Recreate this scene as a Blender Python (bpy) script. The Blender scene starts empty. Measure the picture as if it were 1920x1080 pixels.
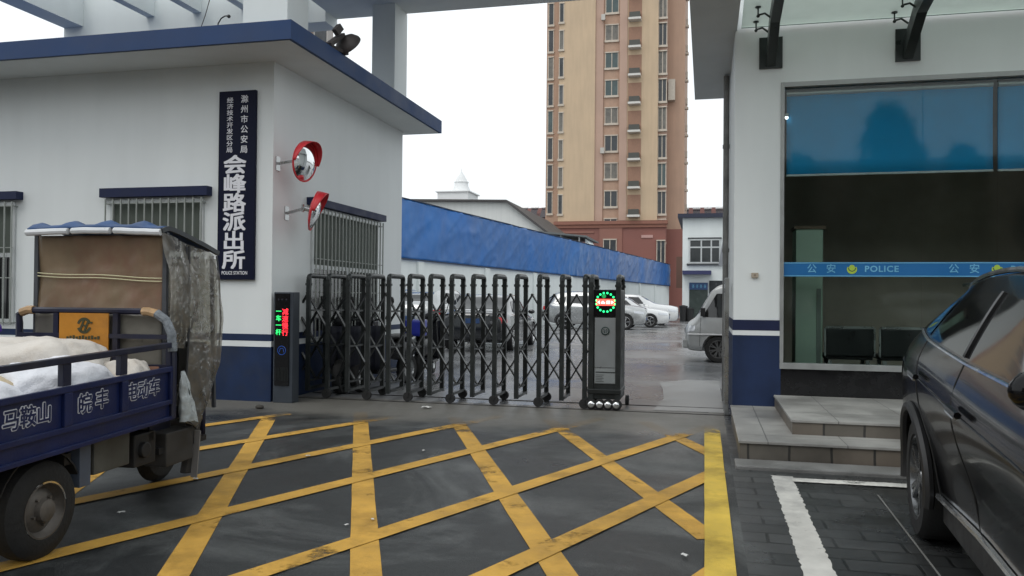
import bpy, bmesh, math, random
from mathutils import Vector, Matrix, noise as mnoise
random.seed(7)
R = math.radians
sc = bpy.context.scene
C = sc.collection

# ------------------------------------------------------------------ camera, sky, sun, exposure
cam_d = bpy.data.cameras.new('camera')
cam = bpy.data.objects.new('camera', cam_d); C.objects.link(cam)
YAW, PITCH, ROLL, FPX, EYE = R(13.549), R(0.694), R(0.539), 1508.45, 1.36
fw = Vector((-math.sin(YAW)*math.cos(PITCH), math.cos(YAW)*math.cos(PITCH), math.sin(PITCH)))
rt = Vector((math.cos(YAW), math.sin(YAW), 0)); up = rt.cross(fw)
r2 = rt*math.cos(ROLL) + up*math.sin(ROLL); u2 = up*math.cos(ROLL) - rt*math.sin(ROLL)
cam.matrix_world = Matrix(((r2.x, u2.x, -fw.x, 0), (r2.y, u2.y, -fw.y, 0), (r2.z, u2.z, -fw.z, EYE), (0, 0, 0, 1)))
cam_d.sensor_width = 36; cam_d.lens = 36*FPX/1920
cam_d.clip_end = 3000; cam_d.clip_start = 0.05
sc.camera = cam
sc.view_settings.view_transform = 'Standard'; sc.view_settings.look = 'None'
sc.view_settings.exposure = 0.12; sc.view_settings.gamma = 1.0

SUN_EL, SUN_ROT = R(58), R(205)
W = bpy.data.worlds.new('World'); sc.world = W; W.use_nodes = True
nt = W.node_tree; N = nt.nodes; L = nt.links
bg = N['Background']
sky = N.new('ShaderNodeTexSky'); sky.sky_type = 'NISHITA'; sky.sun_disc = False
sky.sun_elevation = SUN_EL; sky.sun_rotation = SUN_ROT; sky.air_density = 1.5; sky.dust_density = 4.0
hs = N.new('ShaderNodeHueSaturation'); hs.inputs['Saturation'].default_value = 0.12
L.new(sky.outputs[0], hs.inputs['Color'])
mx = N.new('ShaderNodeMix'); mx.data_type = 'RGBA'; mx.inputs[0].default_value = 0.72
L.new(hs.outputs[0], mx.inputs[6]); mx.inputs[7].default_value = (8.6, 9.1, 9.4, 1)     # even cloud deck
tc = N.new('ShaderNodeTexCoord'); nz = N.new('ShaderNodeTexNoise'); nz.inputs['Scale'].default_value = 2.2; nz.inputs['Detail'].default_value = 3
L.new(tc.outputs['Generated'], nz.inputs['Vector'])
mr = N.new('ShaderNodeMapRange'); mr.inputs[1].default_value = .3; mr.inputs[2].default_value = .7; mr.inputs[3].default_value = .9; mr.inputs[4].default_value = 1.06
L.new(nz.outputs[0], mr.inputs[0])
ml = N.new('ShaderNodeMix'); ml.data_type = 'RGBA'; ml.blend_type = 'MULTIPLY'; ml.inputs[0].default_value = 1
L.new(mx.outputs[2], ml.inputs[6]); L.new(mr.outputs[0], ml.inputs[7])
L.new(ml.outputs[2], bg.inputs['Color']); bg.inputs['Strength'].default_value = 0.138

sun_d = bpy.data.lights.new('sun', 'SUN'); sun_d.energy = 0.5; sun_d.angle = R(25); sun_d.color = (1, .96, .9)
sun = bpy.data.objects.new('sun', sun_d); C.objects.link(sun)
sun.rotation_euler = (R(90)-SUN_EL, 0, R(180)-SUN_ROT+R(0)); sun.location = (0, -10, 30)

# ------------------------------------------------------------------ helpers
class MB:
    def __init__(s): s.v = []; s.f = []; s.sm = False
    def add(s, vs, fs):
        n = len(s.v); s.v += [tuple(v) for v in vs]; s.f += [tuple(i+n for i in f) for f in fs]; return s
    def box(s, x0, x1, y0, y1, z0, z1, M=None):
        vs = [(x, y, z) for z in (z0, z1) for y in (y0, y1) for x in (x0, x1)]
        if M: vs = [M @ Vector(v) for v in vs]
        return s.add(vs, [(0, 2, 3, 1), (4, 5, 7, 6), (0, 1, 5, 4), (2, 6, 7, 3), (0, 4, 6, 2), (1, 3, 7, 5)])
    def bar(s, a, b, w, h=None, upv=(0, 0, 1)):
        a, b = Vector(a), Vector(b); h = h or w; d = (b-a)
        if d.length < 1e-6: return s
        d.normalize(); u = Vector(upv)
        if abs(d.dot(u)) > .98: u = Vector((0, 1, 0))
        r = d.cross(u).normalized(); u = r.cross(d)
        vs = [p + r*sx*w/2 + u*sz*h/2 for p in (a, b) for sz in (-1, 1) for sx in (-1, 1)]
        return s.add(vs, [(0, 1, 3, 2), (4, 6, 7, 5), (0, 4, 5, 1), (2, 3, 7, 6), (0, 2, 6, 4), (1, 5, 7, 3)])
    def cyl(s, a, b, r, rb=None, n=12, cap=True):
        return s.tube([a, b], [r, r if rb is None else rb], n, cap)
    def tube(s, pts, r, n=8, cap=True):
        pts = [Vector(p) for p in pts]; k = len(pts)
        rs = r if isinstance(r, (list, tuple)) else [r]*k
        base = len(s.v); prev = None
        for i, p in enumerate(pts):
            d = (pts[min(i+1, k-1)]-pts[max(i-1, 0)]).normalized()
            if prev is None: u = d.orthogonal().normalized()
            else: u = (prev - d*prev.dot(d)); u = u.normalized() if u.length > 1e-6 else d.orthogonal().normalized()
            prev = u; w = d.cross(u)
            for j in range(n):
                t = 2*math.pi*j/n; s.v.append(tuple(p+(u*math.cos(t)+w*math.sin(t))*rs[i]))
        for i in range(k-1):
            for j in range(n):
                a = base+i*n+j; b = base+i*n+(j+1) % n; s.f.append((a, b, b+n, a+n))
        if cap:
            s.f.append(tuple(base+j for j in reversed(range(n)))); s.f.append(tuple(base+(k-1)*n+j for j in range(n)))
        return s
    def prism(s, poly, fn, d0, d1):
        n = len(poly); vs = [fn(a, b, d0) for a, b in poly]+[fn(a, b, d1) for a, b in poly]
        return s.add(vs, [tuple(range(n))[::-1], tuple(range(n, 2*n))]+[(i, (i+1) % n, n+(i+1) % n, n+i) for i in range(n)])
    def lathe(s, prof, M, n=24, a0=0, a1=2*math.pi):
        full = abs(a1-a0-2*math.pi) < 1e-6; m = n if full else n+1; base = len(s.v)
        for r, z in prof:
            for j in range(m):
                t = a0+(a1-a0)*j/n; s.v.append(tuple(M @ Vector((r*math.cos(t), r*math.sin(t), z))))
        for i in range(len(prof)-1):
            for j in range(n):
                a = base+i*m+j; b = base+i*m+(j+1) % m; s.f.append((a, b, b+m, a+m))
        return s
    def ball(s, c, r, n=10, sc3=(1, 1, 1), M=None):
        prof = [(math.sin(math.pi*i/n), -math.cos(math.pi*i/n)) for i in range(n+1)]
        MM = Matrix.Translation(Vector(c)) @ (M or Matrix()) @ Matrix.Diagonal((r*sc3[0], r*sc3[1], r*sc3[2], 1))
        return s.lathe(prof, MM, n*2)
    def grid(s, fn, nu, nv):
        base = len(s.v)
        for i in range(nu+1):
            for j in range(nv+1): s.v.append(tuple(fn(i/nu, j/nv)))
        for i in range(nu):
            for j in range(nv):
                a = base+i*(nv+1)+j; s.f.append((a, a+1, a+nv+2, a+nv+1))
        return s
    def build(s, name, m, parent=None, world=True, smooth=False, bevel=0, solid=0, angle=40):
        me = bpy.data.meshes.new(name); me.from_pydata(s.v, [], s.f)
        bm = bmesh.new(); bm.from_mesh(me)
        bmesh.ops.remove_doubles(bm, verts=bm.verts, dist=1e-5)
        bmesh.ops.recalc_face_normals(bm, faces=bm.faces)
        if bevel: bmesh.ops.bevel(bm, geom=[e for e in bm.edges if len(e.link_faces) == 2 and e.calc_face_angle(0) > .5], offset=bevel, segments=2, affect='EDGES', profile=.6)
        bm.to_mesh(me); bm.free()
        me.materials.append(m)
        if smooth:
            me.shade_smooth()
            me.set_sharp_from_angle(angle=R(angle))
        o = bpy.data.objects.new(name, me); C.objects.link(o)
        if parent is not None:
            root = parent if parent.parent is None else parent.parent
            if world: me.transform(root.matrix_basis.inverted())
            o.parent = parent
        if solid:
            md = o.modifiers.new('solid', 'SOLIDIFY'); md.thickness = solid; md.offset = 0
        return o

def thing(name, label, cat, loc=(0, 0, 0), rz=0, group=None):
    o = bpy.data.objects.new(name, None); C.objects.link(o); o.empty_display_size = .2
    o.location = loc; o.rotation_euler = (0, 0, R(rz)); o['label'] = label; o['category'] = cat
    if group: o['group'] = group
    o.matrix_basis = Matrix.Translation(Vector(loc)) @ Matrix.Rotation(R(rz), 4, 'Z')
    return o
def tag(o, label, cat, group=None):
    o['label'] = label; o['category'] = cat
    if group: o['group'] = group
    return o
def struct(o, kind='structure'): o['kind'] = kind; return o
def dup(o, parent=None):
    c = o.copy(); C.objects.link(c)
    if parent is not None: c.parent = parent
    for ch in list(o.children): dup(ch, c)
    return c

def text(body, size, m, name, parent, M, offset=0.0, depth=.004, world=True, align='CENTER', res=3, sx=1.0, space=1.0, bold=0.0, rim=False):
    """flat raised lettering: M maps text plane (x right, y up, z out)."""
    cu = bpy.data.curves.new('t', 'FONT'); cu.body = body; cu.size = size; cu.align_x = align; cu.align_y = 'CENTER'
    cu.offset = offset; cu.extrude = depth/2; cu.resolution_u = res; cu.space_character = space
    t = bpy.data.objects.new('t', cu); C.objects.link(t)
    bpy.context.view_layer.update()
    me = bpy.data.meshes.new_from_object(t.evaluated_get(bpy.context.evaluated_depsgraph_get()))
    bpy.data.objects.remove(t); bpy.data.curves.remove(cu)
    if bold:                                    # heavier strokes: the same outline laid down again a hair aside
        bm = bmesh.new(); bm.from_mesh(me); src = me.copy()
        sh = [(bold*math.cos(R(a)), bold*math.sin(R(a))) for a in ((45, 135, 225, 315) if not rim else range(0, 360, 36))]
        for k, (dx, dy) in enumerate(sh):
            q = src.copy(); q.transform(Matrix.Translation((dx, dy, -.00012*(k+1)))); bm.from_mesh(q); bpy.data.meshes.remove(q)
        bm.to_mesh(me); bm.free(); bpy.data.meshes.remove(src)
    me.name = name; me.transform(M @ Matrix.Diagonal((sx, 1, 1, 1)))
    me.materials.clear(); me.materials.append(m)
    o = bpy.data.objects.new(name, me); C.objects.link(o)
    root = parent if parent.parent is None else parent.parent
    if world: me.transform(root.matrix_basis.inverted())
    o.parent = parent
    return o
def frameM(o, x, y):
    x = Vector(x).normalized(); y = Vector(y).normalized(); z = x.cross(y)
    return Matrix(((x.x, y.x, z.x, o[0]), (x.y, y.y, z.y, o[1]), (x.z, y.z, z.z, o[2]), (0, 0, 0, 1)))
FRONT = lambda x, y, z: frameM((x, y, z), (1, 0, 0), (0, 0, 1))     # faces -Y

# ------------------------------------------------------------------ materials
def pm(name, c, r=.6, m=0.0, var=.12, sc=4.0, bump=0.0, bsc=60.0, spec=.5, rv=.1, streak=0.0, coat=0.0, emit=0.0, trans=0.0, stretch=(1, 1, 1), tint=None, tint_amt=.5):
    M = bpy.data.materials.new(name); M.use_nodes = True; t = M.node_tree; n = t.nodes; l = t.links
    b = n['Principled BSDF']; b.inputs['Roughness'].default_value = r; b.inputs['Metallic'].default_value = m
    b.inputs['Specular IOR Level'].default_value = spec
    if coat: b.inputs['Coat Weight'].default_value = coat; b.inputs['Coat Roughness'].default_value = .05
    tcn = n.new('ShaderNodeTexCoord'); mp = n.new('ShaderNodeMapping'); mp.inputs['Scale'].default_value = stretch
    l.new(tcn.outputs['Object'], mp.inputs['Vector'])
    a = n.new('ShaderNodeTexNoise'); a.inputs['Scale'].default_value = sc; a.inputs['Detail'].default_value = 5; a.inputs['Roughness'].default_value = .6
    l.new(mp.outputs[0], a.inputs['Vector'])
    k = n.new('ShaderNodeMapRange'); k.inputs[1].default_value = .3; k.inputs[2].default_value = .7; k.inputs[3].default_value = 1-var; k.inputs[4].default_value = 1+var*.6
    l.new(a.outputs[0], k.inputs[0])
    x = n.new('ShaderNodeMix'); x.data_type = 'RGBA'; x.blend_type = 'MULTIPLY'; x.inputs[0].default_value = 1
    x.inputs[6].default_value = (*c, 1); l.new(k.outputs[0], x.inputs[7]); col = x.outputs[2]
    if tint:
        a2 = n.new('ShaderNodeTexNoise'); a2.inputs['Scale'].default_value = sc*.6; a2.inputs['Detail'].default_value = 6; a2.inputs['Roughness'].default_value = .7
        mo = n.new('ShaderNodeMapping'); mo.inputs['Location'].default_value = (3.1, 7.7, 1.3); mo.inputs['Scale'].default_value = stretch
        l.new(tcn.outputs['Object'], mo.inputs[0]); l.new(mo.outputs[0], a2.inputs['Vector'])
        k2 = n.new('ShaderNodeMapRange'); k2.inputs[1].default_value = .48; k2.inputs[2].default_value = .68; k2.inputs[4].default_value = tint_amt
        l.new(a2.outputs[0], k2.inputs[0])
        x2 = n.new('ShaderNodeMix'); x2.data_type = 'RGBA'; l.new(k2.outputs[0], x2.inputs[0]); l.new(col, x2.inputs[6]); x2.inputs[7].default_value = (*tint, 1); col = x2.outputs[2]
    if streak:
        a3 = n.new('ShaderNodeTexNoise'); a3.inputs['Scale'].default_value = 3; a3.inputs['Detail'].default_value = 4
        m3 = n.new('ShaderNodeMapping'); m3.inputs['Scale'].default_value = (.9, .9, .10); l.new(tcn.outputs['Object'], m3.inputs[0]); l.new(m3.outputs[0], a3.inputs['Vector'])
        k3 = n.new('ShaderNodeMapRange'); k3.inputs[1].default_value = .4; k3.inputs[2].default_value = .75; k3.inputs[3].default_value = 1; k3.inputs[4].default_value = 1-streak
        l.new(a3.outputs[0], k3.inputs[0])
        x3 = n.new('ShaderNodeMix'); x3.data_type = 'RGBA'; x3.blend_type = 'MULTIPLY'; x3.inputs[0].default_value = 1; l.new(col, x3.inputs[6]); l.new(k3.outputs[0], x3.inputs[7]); col = x3.outputs[2]
    l.new(col, b.inputs['Base Color'])
    kr = n.new('ShaderNodeMapRange'); kr.inputs[1].default_value = .3; kr.inputs[2].default_value = .7; kr.inputs[3].default_value = max(.02, r-rv); kr.inputs[4].default_value = min(1, r+rv)
    l.new(a.outputs[0], kr.inputs[0]); l.new(kr.outputs[0], b.inputs['Roughness'])
    if bump:
        bn = n.new('ShaderNodeTexNoise'); bn.inputs['Scale'].default_value = bsc; bn.inputs['Detail'].default_value = 4
        l.new(mp.outputs[0], bn.inputs['Vector'])
        bb = n.new('ShaderNodeBump'); bb.inputs['Strength'].default_value = bump; bb.inputs['Distance'].default_value = .01
        l.new(bn.outputs[0], bb.inputs['Height']); l.new(bb.outputs[0], b.inputs['Normal'])
    if emit: b.inputs['Emission Color'].default_value = (*c, 1); b.inputs['Emission Strength'].default_value = emit
    if trans: b.inputs['Transmission Weight'].default_value = trans
    return M
def glass(name, tint=(.75, .85, .82), refl=1.0, rough=.02, ior=1.5, haze=0.0, hazec=(.5, .5, .5), bump=0.0, hv=.4):
    M = bpy.data.materials.new(name); M.use_nodes = True; t = M.node_tree; n = t.nodes; l = t.links; n.clear()
    o = n.new('ShaderNodeOutputMaterial'); tr = n.new('ShaderNodeBsdfTransparent'); tr.inputs[0].default_value = (*tint, 1)
    g = n.new('ShaderNodeBsdfGlossy'); g.inputs['Roughness'].default_value = rough
    f = n.new('ShaderNodeFresnel'); f.inputs[0].default_value = ior
    m = n.new('ShaderNodeMixShader'); l.new(f.outputs[0], m.inputs[0])
    if haze:
        d = n.new('ShaderNodeBsdfDiffuse'); d.inputs[0].default_value = (*hazec, 1)
        tcn = n.new('ShaderNodeTexCoord'); z = n.new('ShaderNodeTexNoise'); z.inputs['Scale'].default_value = 5; z.inputs['Detail'].default_value = 4
        l.new(tcn.outputs['Object'], z.inputs['Vector'])
        k = n.new('ShaderNodeMapRange'); k.inputs[1].default_value = .3; k.inputs[2].default_value = .7; k.inputs[3].default_value = haze*(1-hv); k.inputs[4].default_value = min(1, haze*(1+hv))
        l.new(z.outputs[0], k.inputs[0]); h = n.new('ShaderNodeMixShader'); l.new(k.outputs[0], h.inputs[0]); l.new(tr.outputs[0], h.inputs[1])
        tl = n.new('ShaderNodeBsdfTranslucent'); tl.inputs[0].default_value = (*hazec, 1); dm_ = n.new('ShaderNodeMixShader'); dm_.inputs[0].default_value = .7; l.new(d.outputs[0], dm_.inputs[1]); l.new(tl.outputs[0], dm_.inputs[2]); l.new(dm_.outputs[0], h.inputs[2])
        bn = n.new('ShaderNodeBump'); bn.inputs['Strength'].default_value = bump; bn.inputs['Distance'].default_value = .05; z2 = n.new('ShaderNodeTexNoise'); z2.inputs['Scale'].default_value = 7; z2.inputs['Detail'].default_value = 3; z2.inputs['Distortion'].default_value = 1.5
        l.new(tcn.outputs['Object'], z2.inputs['Vector']); l.new(z2.outputs[0], bn.inputs['Height']); l.new(bn.outputs[0], g.inputs['Normal']); l.new(h.outputs[0], m.inputs[1])
    else: l.new(tr.outputs[0], m.inputs[1])
    l.new(g.outputs[0], m.inputs[2]); l.new(m.outputs[0], o.inputs[0])
    return M
def brickmat(name, c1, c2, mortar, w, h, ms=.01, r=.4, bump=.4, var=.3, rv=.15, off=.5, tint=None, tamt=.5):
    M = pm(name, c1, r, 0, var, 1.2, 0, rv=rv, tint=tint, tint_amt=tamt); t = M.node_tree; n = t.nodes; l = t.links; b = n['Principled BSDF']
    tcn = [x for x in n if x.type == 'TEX_COORD'][0]
    br = n.new('ShaderNodeTexBrick'); br.inputs['Scale'].default_value = 1; br.inputs['Brick Width'].default_value = w; br.inputs['Row Height'].default_value = h
    br.inputs['Mortar Size'].default_value = ms; br.inputs['Color1'].default_value = (*c1, 1); br.inputs['Color2'].default_value = (*c2, 1); br.inputs['Mortar'].default_value = (*mortar, 1); br.offset = off
    nzz = n.new('ShaderNodeTexNoise'); nzz.inputs['Scale'].default_value = 6; ad = n.new('ShaderNodeVectorMath'); ad.operation = 'MULTIPLY_ADD'
    l.new(tcn.outputs['Object'], nzz.inputs['Vector']); l.new(nzz.outputs['Color'], ad.inputs[0]); ad.inputs[1].default_value = (.015, .015, 0); l.new(tcn.outputs['Object'], ad.inputs[2])
    l.new(ad.outputs[0], br.inputs['Vector'])
    mm = [x for x in n if x.type == 'MIX'][0]; l.new(br.outputs['Color'], mm.inputs[6])
    bb = n.new('ShaderNodeBump'); bb.inputs['Strength'].default_value = bump; bb.inputs['Distance'].default_value = .01; bb.invert = True
    l.new(br.outputs['Fac'], bb.inputs['Height']); l.new(bb.outputs[0], b.inputs['Normal'])
    return M

WHITE = pm('white_plaster', (.73, .76, .76), .75, 0, .04, .6, .1, 90, streak=.05, rv=.05)
WHITE2 = pm('white_portal_paint', (.74, .78, .77), .7, 0, .05, .6, .1, 60, streak=.05)
NAVY = pm('navy_wall_paint', (.012, .026, .075), .6, 0, .25, 2.5, .1, 80, streak=.2, spec=.3)
NAVYD = pm('splashed_navy_paint', (.012, .028, .08), .6, 0, .3, 2.5, .15, 80, streak=.25, spec=.3, tint=(.035, .04, .05), tint_amt=.5)
FASC = pm('blue_fascia_paint', (.012, .044, .135), .65, 0, .15, 1.5, .08, 60, streak=.1)
DARKNAVY = pm('dark_navy_panel', (.005, .007, .024), .5, 0, .1, 4, spec=.15)
LETTER = pm('white_lettering', (.72, .72, .76), .5, 0, .05, 10)
STEELDK = pm('dark_grey_aluminium', (.022, .026, .026), .38, .3, .15, 8, rv=.1)
STEELDK2 = pm('grey_aluminium_bar', (.022, .025, .025), .36, .4, .15, 8)
GREYPANEL = pm('grey_cabinet_panel', (.21, .225, .23), .35, .2, .06, 6)
CHROME = pm('chrome', (.75, .75, .75), .12, 1, .05, 10)
STEEL = pm('stainless_steel', (.42, .43, .43), .3, .9, .12, 6)
ALU = pm('window_aluminium', (.55, .57, .57), .4, .4, .08, 5)
BLACK = pm('black_rubber', (.012, .012, .012), .75, 0, .2, 12, .2, 90)
BLACKGLOSS = pm('black_gloss', (.006, .006, .007), .12, 0, .1, 6)
BLACKPLASTIC = pm('black_plastic', (.015, .015, .016), .5, 0, .15, 8)
DARKGLASS = pm('dark_car_glass', (.006, .007, .008), .05, 0, .1, 3, spec=.7, rv=.02)
RED = pm('red_plastic', (.55, .02, .03), .4, 0, .12, 6)
MIRROR = pm('mirror_surface', (.82, .84, .84), .03, 1, .03, 4, rv=.01)

# asphalt: wet patches change the gloss, dust near the gate
def asphalt(name, c, apron, r=.42):
    M = pm(name, c, r, 0, .5, .7, .5, 140, rv=.2, tint=(.10, .106, .104), tint_amt=1.0); t = M.node_tree; n = t.nodes; l = t.links; b = n['Principled BSDF']
    mm = [x for x in n if x.type == 'MIX'][0]; tcn = [x for x in n if x.type == 'TEX_COORD'][0]
    sp = n.new('ShaderNodeSeparateXYZ'); l.new(tcn.outputs['Object'], sp.inputs[0])
    z = n.new('ShaderNodeTexNoise'); z.inputs['Scale'].default_value = 1.6; z.inputs['Detail'].default_value = 6; z.inputs['Roughness'].default_value = .65; l.new(tcn.outputs['Object'], z.inputs['Vector'])
    ad = n.new('ShaderNodeMath'); ad.operation = 'MULTIPLY_ADD'; l.new(z.outputs[0], ad.inputs[0]); ad.inputs[1].default_value = 1.8; l.new(sp.outputs['Y'], ad.inputs[2])
    k = n.new('ShaderNodeMapRange'); k.inputs[1].default_value = apron+.55; k.inputs[2].default_value = apron+1.3; l.new(ad.outputs[0], k.inputs[0])
    x = n.new('ShaderNodeMix'); x.data_type = 'RGBA'; l.new(k.outputs[0], x.inputs[0]); mm2 = [q for q in n if q.type == 'MIX' and q.blend_type == 'MIX' and q is not x][0]
    rr_ = [q for q in n if q.type == 'TEX_NOISE'][1]; rr_.inputs['Scale'].default_value = .55; rr_.inputs['Detail'].default_value = 9; rr_.inputs['Distortion'].default_value = .8
    l.new(mm2.outputs[2], x.inputs[6]); x.inputs[7].default_value = (.125, .12, .107, 1)
    f = n.new('ShaderNodeTexNoise'); f.inputs['Scale'].default_value = 55; f.inputs['Detail'].default_value = 5; f.inputs['Roughness'].default_value = .8; l.new(tcn.outputs['Object'], f.inputs['Vector'])
    kf = n.new('ShaderNodeMapRange'); kf.inputs[1].default_value = .3; kf.inputs[2].default_value = .75; kf.inputs[3].default_value = .45; kf.inputs[4].default_value = 1.8; l.new(f.outputs[0], kf.inputs[0])
    y = n.new('ShaderNodeMix'); y.data_type = 'RGBA'; y.blend_type = 'MULTIPLY'; y.inputs[0].default_value = .8; l.new(x.outputs[2], y.inputs[6]); l.new(kf.outputs[0], y.inputs[7])
    l.new(y.outputs[2], b.inputs['Base Color'])
    return M
ASPH = asphalt('wet_asphalt', (.020, .0225, .023), 8.35)
def yardmat():
    M = pm('wet_yard_concrete', (.20, .203, .208), .27, 0, .35, .35, .04, 30, rv=.15, tint=(.10, .10, .10), tint_amt=.7)
    return M
YARD = yardmat()
def paintmat(name, c, ymin, wear=.55, fade=True):
    M = pm(name, c, .62, 0, .25, 3.0, .3, 120, spec=.25, tint=(c[0]*.42, c[1]*.42, c[2]*.44), tint_amt=.75); t = M.node_tree; n = t.nodes; l = t.links; b = n['Principled BSDF']
    tcn = [x for x in n if x.type == 'TEX_COORD'][0]; out = [x for x in n if x.type == 'OUTPUT_MATERIAL'][0]
    z = n.new('ShaderNodeTexNoise'); z.inputs['Scale'].default_value = 2.2; z.inputs['Detail'].default_value = 8; z.inputs['Roughness'].default_value = .75; l.new(tcn.outputs['Object'], z.inputs['Vector'])
    sp = n.new('ShaderNodeSeparateXYZ'); l.new(tcn.outputs['Object'], sp.inputs[0])
    k = n.new('ShaderNodeMapRange'); k.inputs[1].default_value = ymin; k.inputs[2].default_value = ymin+1.4; k.inputs[4].default_value = .44 if fade else 0; l.new(sp.outputs['Y'], k.inputs[0])
    ad = n.new('ShaderNodeMath'); l.new(z.outputs[0], ad.inputs[0]); l.new(k.outputs[0], ad.inputs[1])
    k2 = n.new('ShaderNodeMapRange'); k2.inputs[1].default_value = wear+.02; k2.inputs[2].default_value = wear+.14; k2.inputs[4].default_value = .92; l.new(ad.outputs[0], k2.inputs[0])
    tr = n.new('ShaderNodeBsdfTransparent'); ms = n.new('ShaderNodeMixShader'); l.new(k2.outputs[0], ms.inputs[0]); l.new(b.outputs[0], ms.inputs[1]); l.new(tr.outputs[0], ms.inputs[2]); l.new(ms.outputs[0], out.inputs[0])
    return M
YPAINT = paintmat('yellow_road_paint', (.54, .31, .06), 7.6, .555)
YEDGE = paintmat('fresh_yellow_road_paint', (.60, .42, .07), 7.9, .60)
WPAINT = paintmat('white_road_paint', (.60, .59, .55), 30, .56, False)
PAVER = brickmat('dark_paving_bricks', (.028, .030, .030), (.05, .052, .052), (.012, .013, .013), .36, .19, .010, .36, .5, .5, .22, tint=(.085, .088, .088), tamt=.6)
GRANITE = brickmat('grey_granite_tiles', (.32, .315, .30), (.28, .275, .26), (.12, .12, .115), .62, .62, .005, .45, .2, .45, .15, off=0, tint=(.13, .125, .115), tamt=.7)
RISER = brickmat('tan_granite_riser', (.15, .125, .10), (.11, .10, .085), (.035, .033, .03), .33, .6, .01, .45, .3, .45, .1, off=0)

# ------------------------------------------------------------------ the setting: ground, road, yard, markings
struct(MB().box(-420, 420, -90, 700, -.5, -.012).build('ground', pm('plain_ground', (.10, .10, .098), .6, 0, .3, .3)))
g = MB(); g.add([(-40, -40, 0), (.215, -40, 0), (.215, 9.98, 0), (-40, 9.98, 0)], [(0, 1, 2, 3)])
struct(g.build('road', ASPH))
g = MB(); g.add([(-60, 9.98, -.002), (40, 9.98, -.002), (40, 80, -.002), (-60, 80, -.002)], [(0, 1, 2, 3)])
struct(g.build('yard_pavement', YARD))
g = MB(); g.add([(.215, -40, 0), (30, -40, 0), (30, 9.98, 0), (.215, 9.98, 0)], [(0, 1, 2, 3)])
struct(g.build('pavement', PAVER))
def stripe(mb, a, b, w, z, jit=.006):
    a, b = Vector((a[0], a[1], z)), Vector((b[0], b[1], z)); d = (b-a).normalized(); n = Vector((-d.y, d.x, 0))*w/2
    k = 40 if jit < .01 else 330; base = len(mb.v)
    for i in range(k+1):
        p = a.lerp(b, i/k); j = jit
        mb.v.append(tuple(p+n*(1+random.uniform(-j, j)*4))); mb.v.append(tuple(p-n*(1+random.uniform(-j, j)*4)))
    for i in range(k): mb.f.append((base+2*i, base+2*i+1, base+2*i+3, base+2*i+2))
ya, yb = MB(), MB()
# rays running up to the left
for x8, s, y0, y1 in ((-5.85, .48, 2.5, 8.0), (-4.67, .475, -2, 8.05), (-3.575, .455, -2, 8.75), (-2.45, .434, -2, 8.7), (-1.345, .42, 4.72, 8.85), (-.235, .42, 7.25, 9.0)):
    stripe(ya, (x8-s*(y0-8), y0), (x8-s*(y1-8), y1), .155, .004)
# rays running up to the right
for x6, s, y0, y1 in ((-5.6, .40, 3, 8.4), (-4.43, .40, 1, 8.5), (-3.39, .385, -2, 8.9), (-2.33, .385, -2, 9.1), (-1.12, .405, -2, 8.95), (-.135, .40, 1, 6.6), (.8, .4, -2, 4.2)):
    hi = min(y1, 6+(.10-x6)/s)
    stripe(yb, (x6+s*(y0-6), y0), (x6+s*(hi-6), hi), .15, .008)
ya.v += yb.v and []
o = ya.build('road_marking', YPAINT); struct(o)
struct(yb.build('road_marking', YPAINT))
e = MB(); stripe(e, (.095, -6), (.072, 8.75), .155, .012); struct(e.build('road_marking', YEDGE))
p = MB(); stripe(p, (.485, -4), (.577, 6.55), .155, .004, .022); stripe(p, (.64, 6.42), (6.0, 6.55), .13, .008, .02); struct(p.build('pavement_marking', WPAINT))
PATCH = [(-.72, 13.3), (-.3, 13.9), (.22, 13.9), (.22, 10.0), (-.62, 10.0), (-.55, 11.2), (-.62, 12.3)]
g = MB(); g.add([(a, b, .003) for a, b in PATCH], [tuple(range(7))]); struct(g.build('pavement_section', pm('pale_concrete_patch', (.30, .30, .295), .45, 0, .25, 2, .05, 40)))
p = MB(); stripe(p, (1.10, 3.0), (1.18, 6.1), .012, .004); struct(p.build('pavement_line', pm('joint_mortar', (.16, .16, .15), .7)))
p = MB().box(.24, 9, 6.72, 7.03, -.05, .03); struct(p.build('kerb', pm('kerb_concrete', (.17, .17, .165), .5, 0, .35, 3, .4, 60), bevel=.01))
p = MB()
for a, b in (((-9, 21.8), (-2.4, 23.6)), ((-8.8, 27.3), (-2.6, 29)), ((-8, 33.2), (-1.8, 34.2)), ((-3.2, 38.6), (-.4, 41))): stripe(p, a, b, .12, .003)
struct(p.build('pavement_marking', WPAINT))

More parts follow.
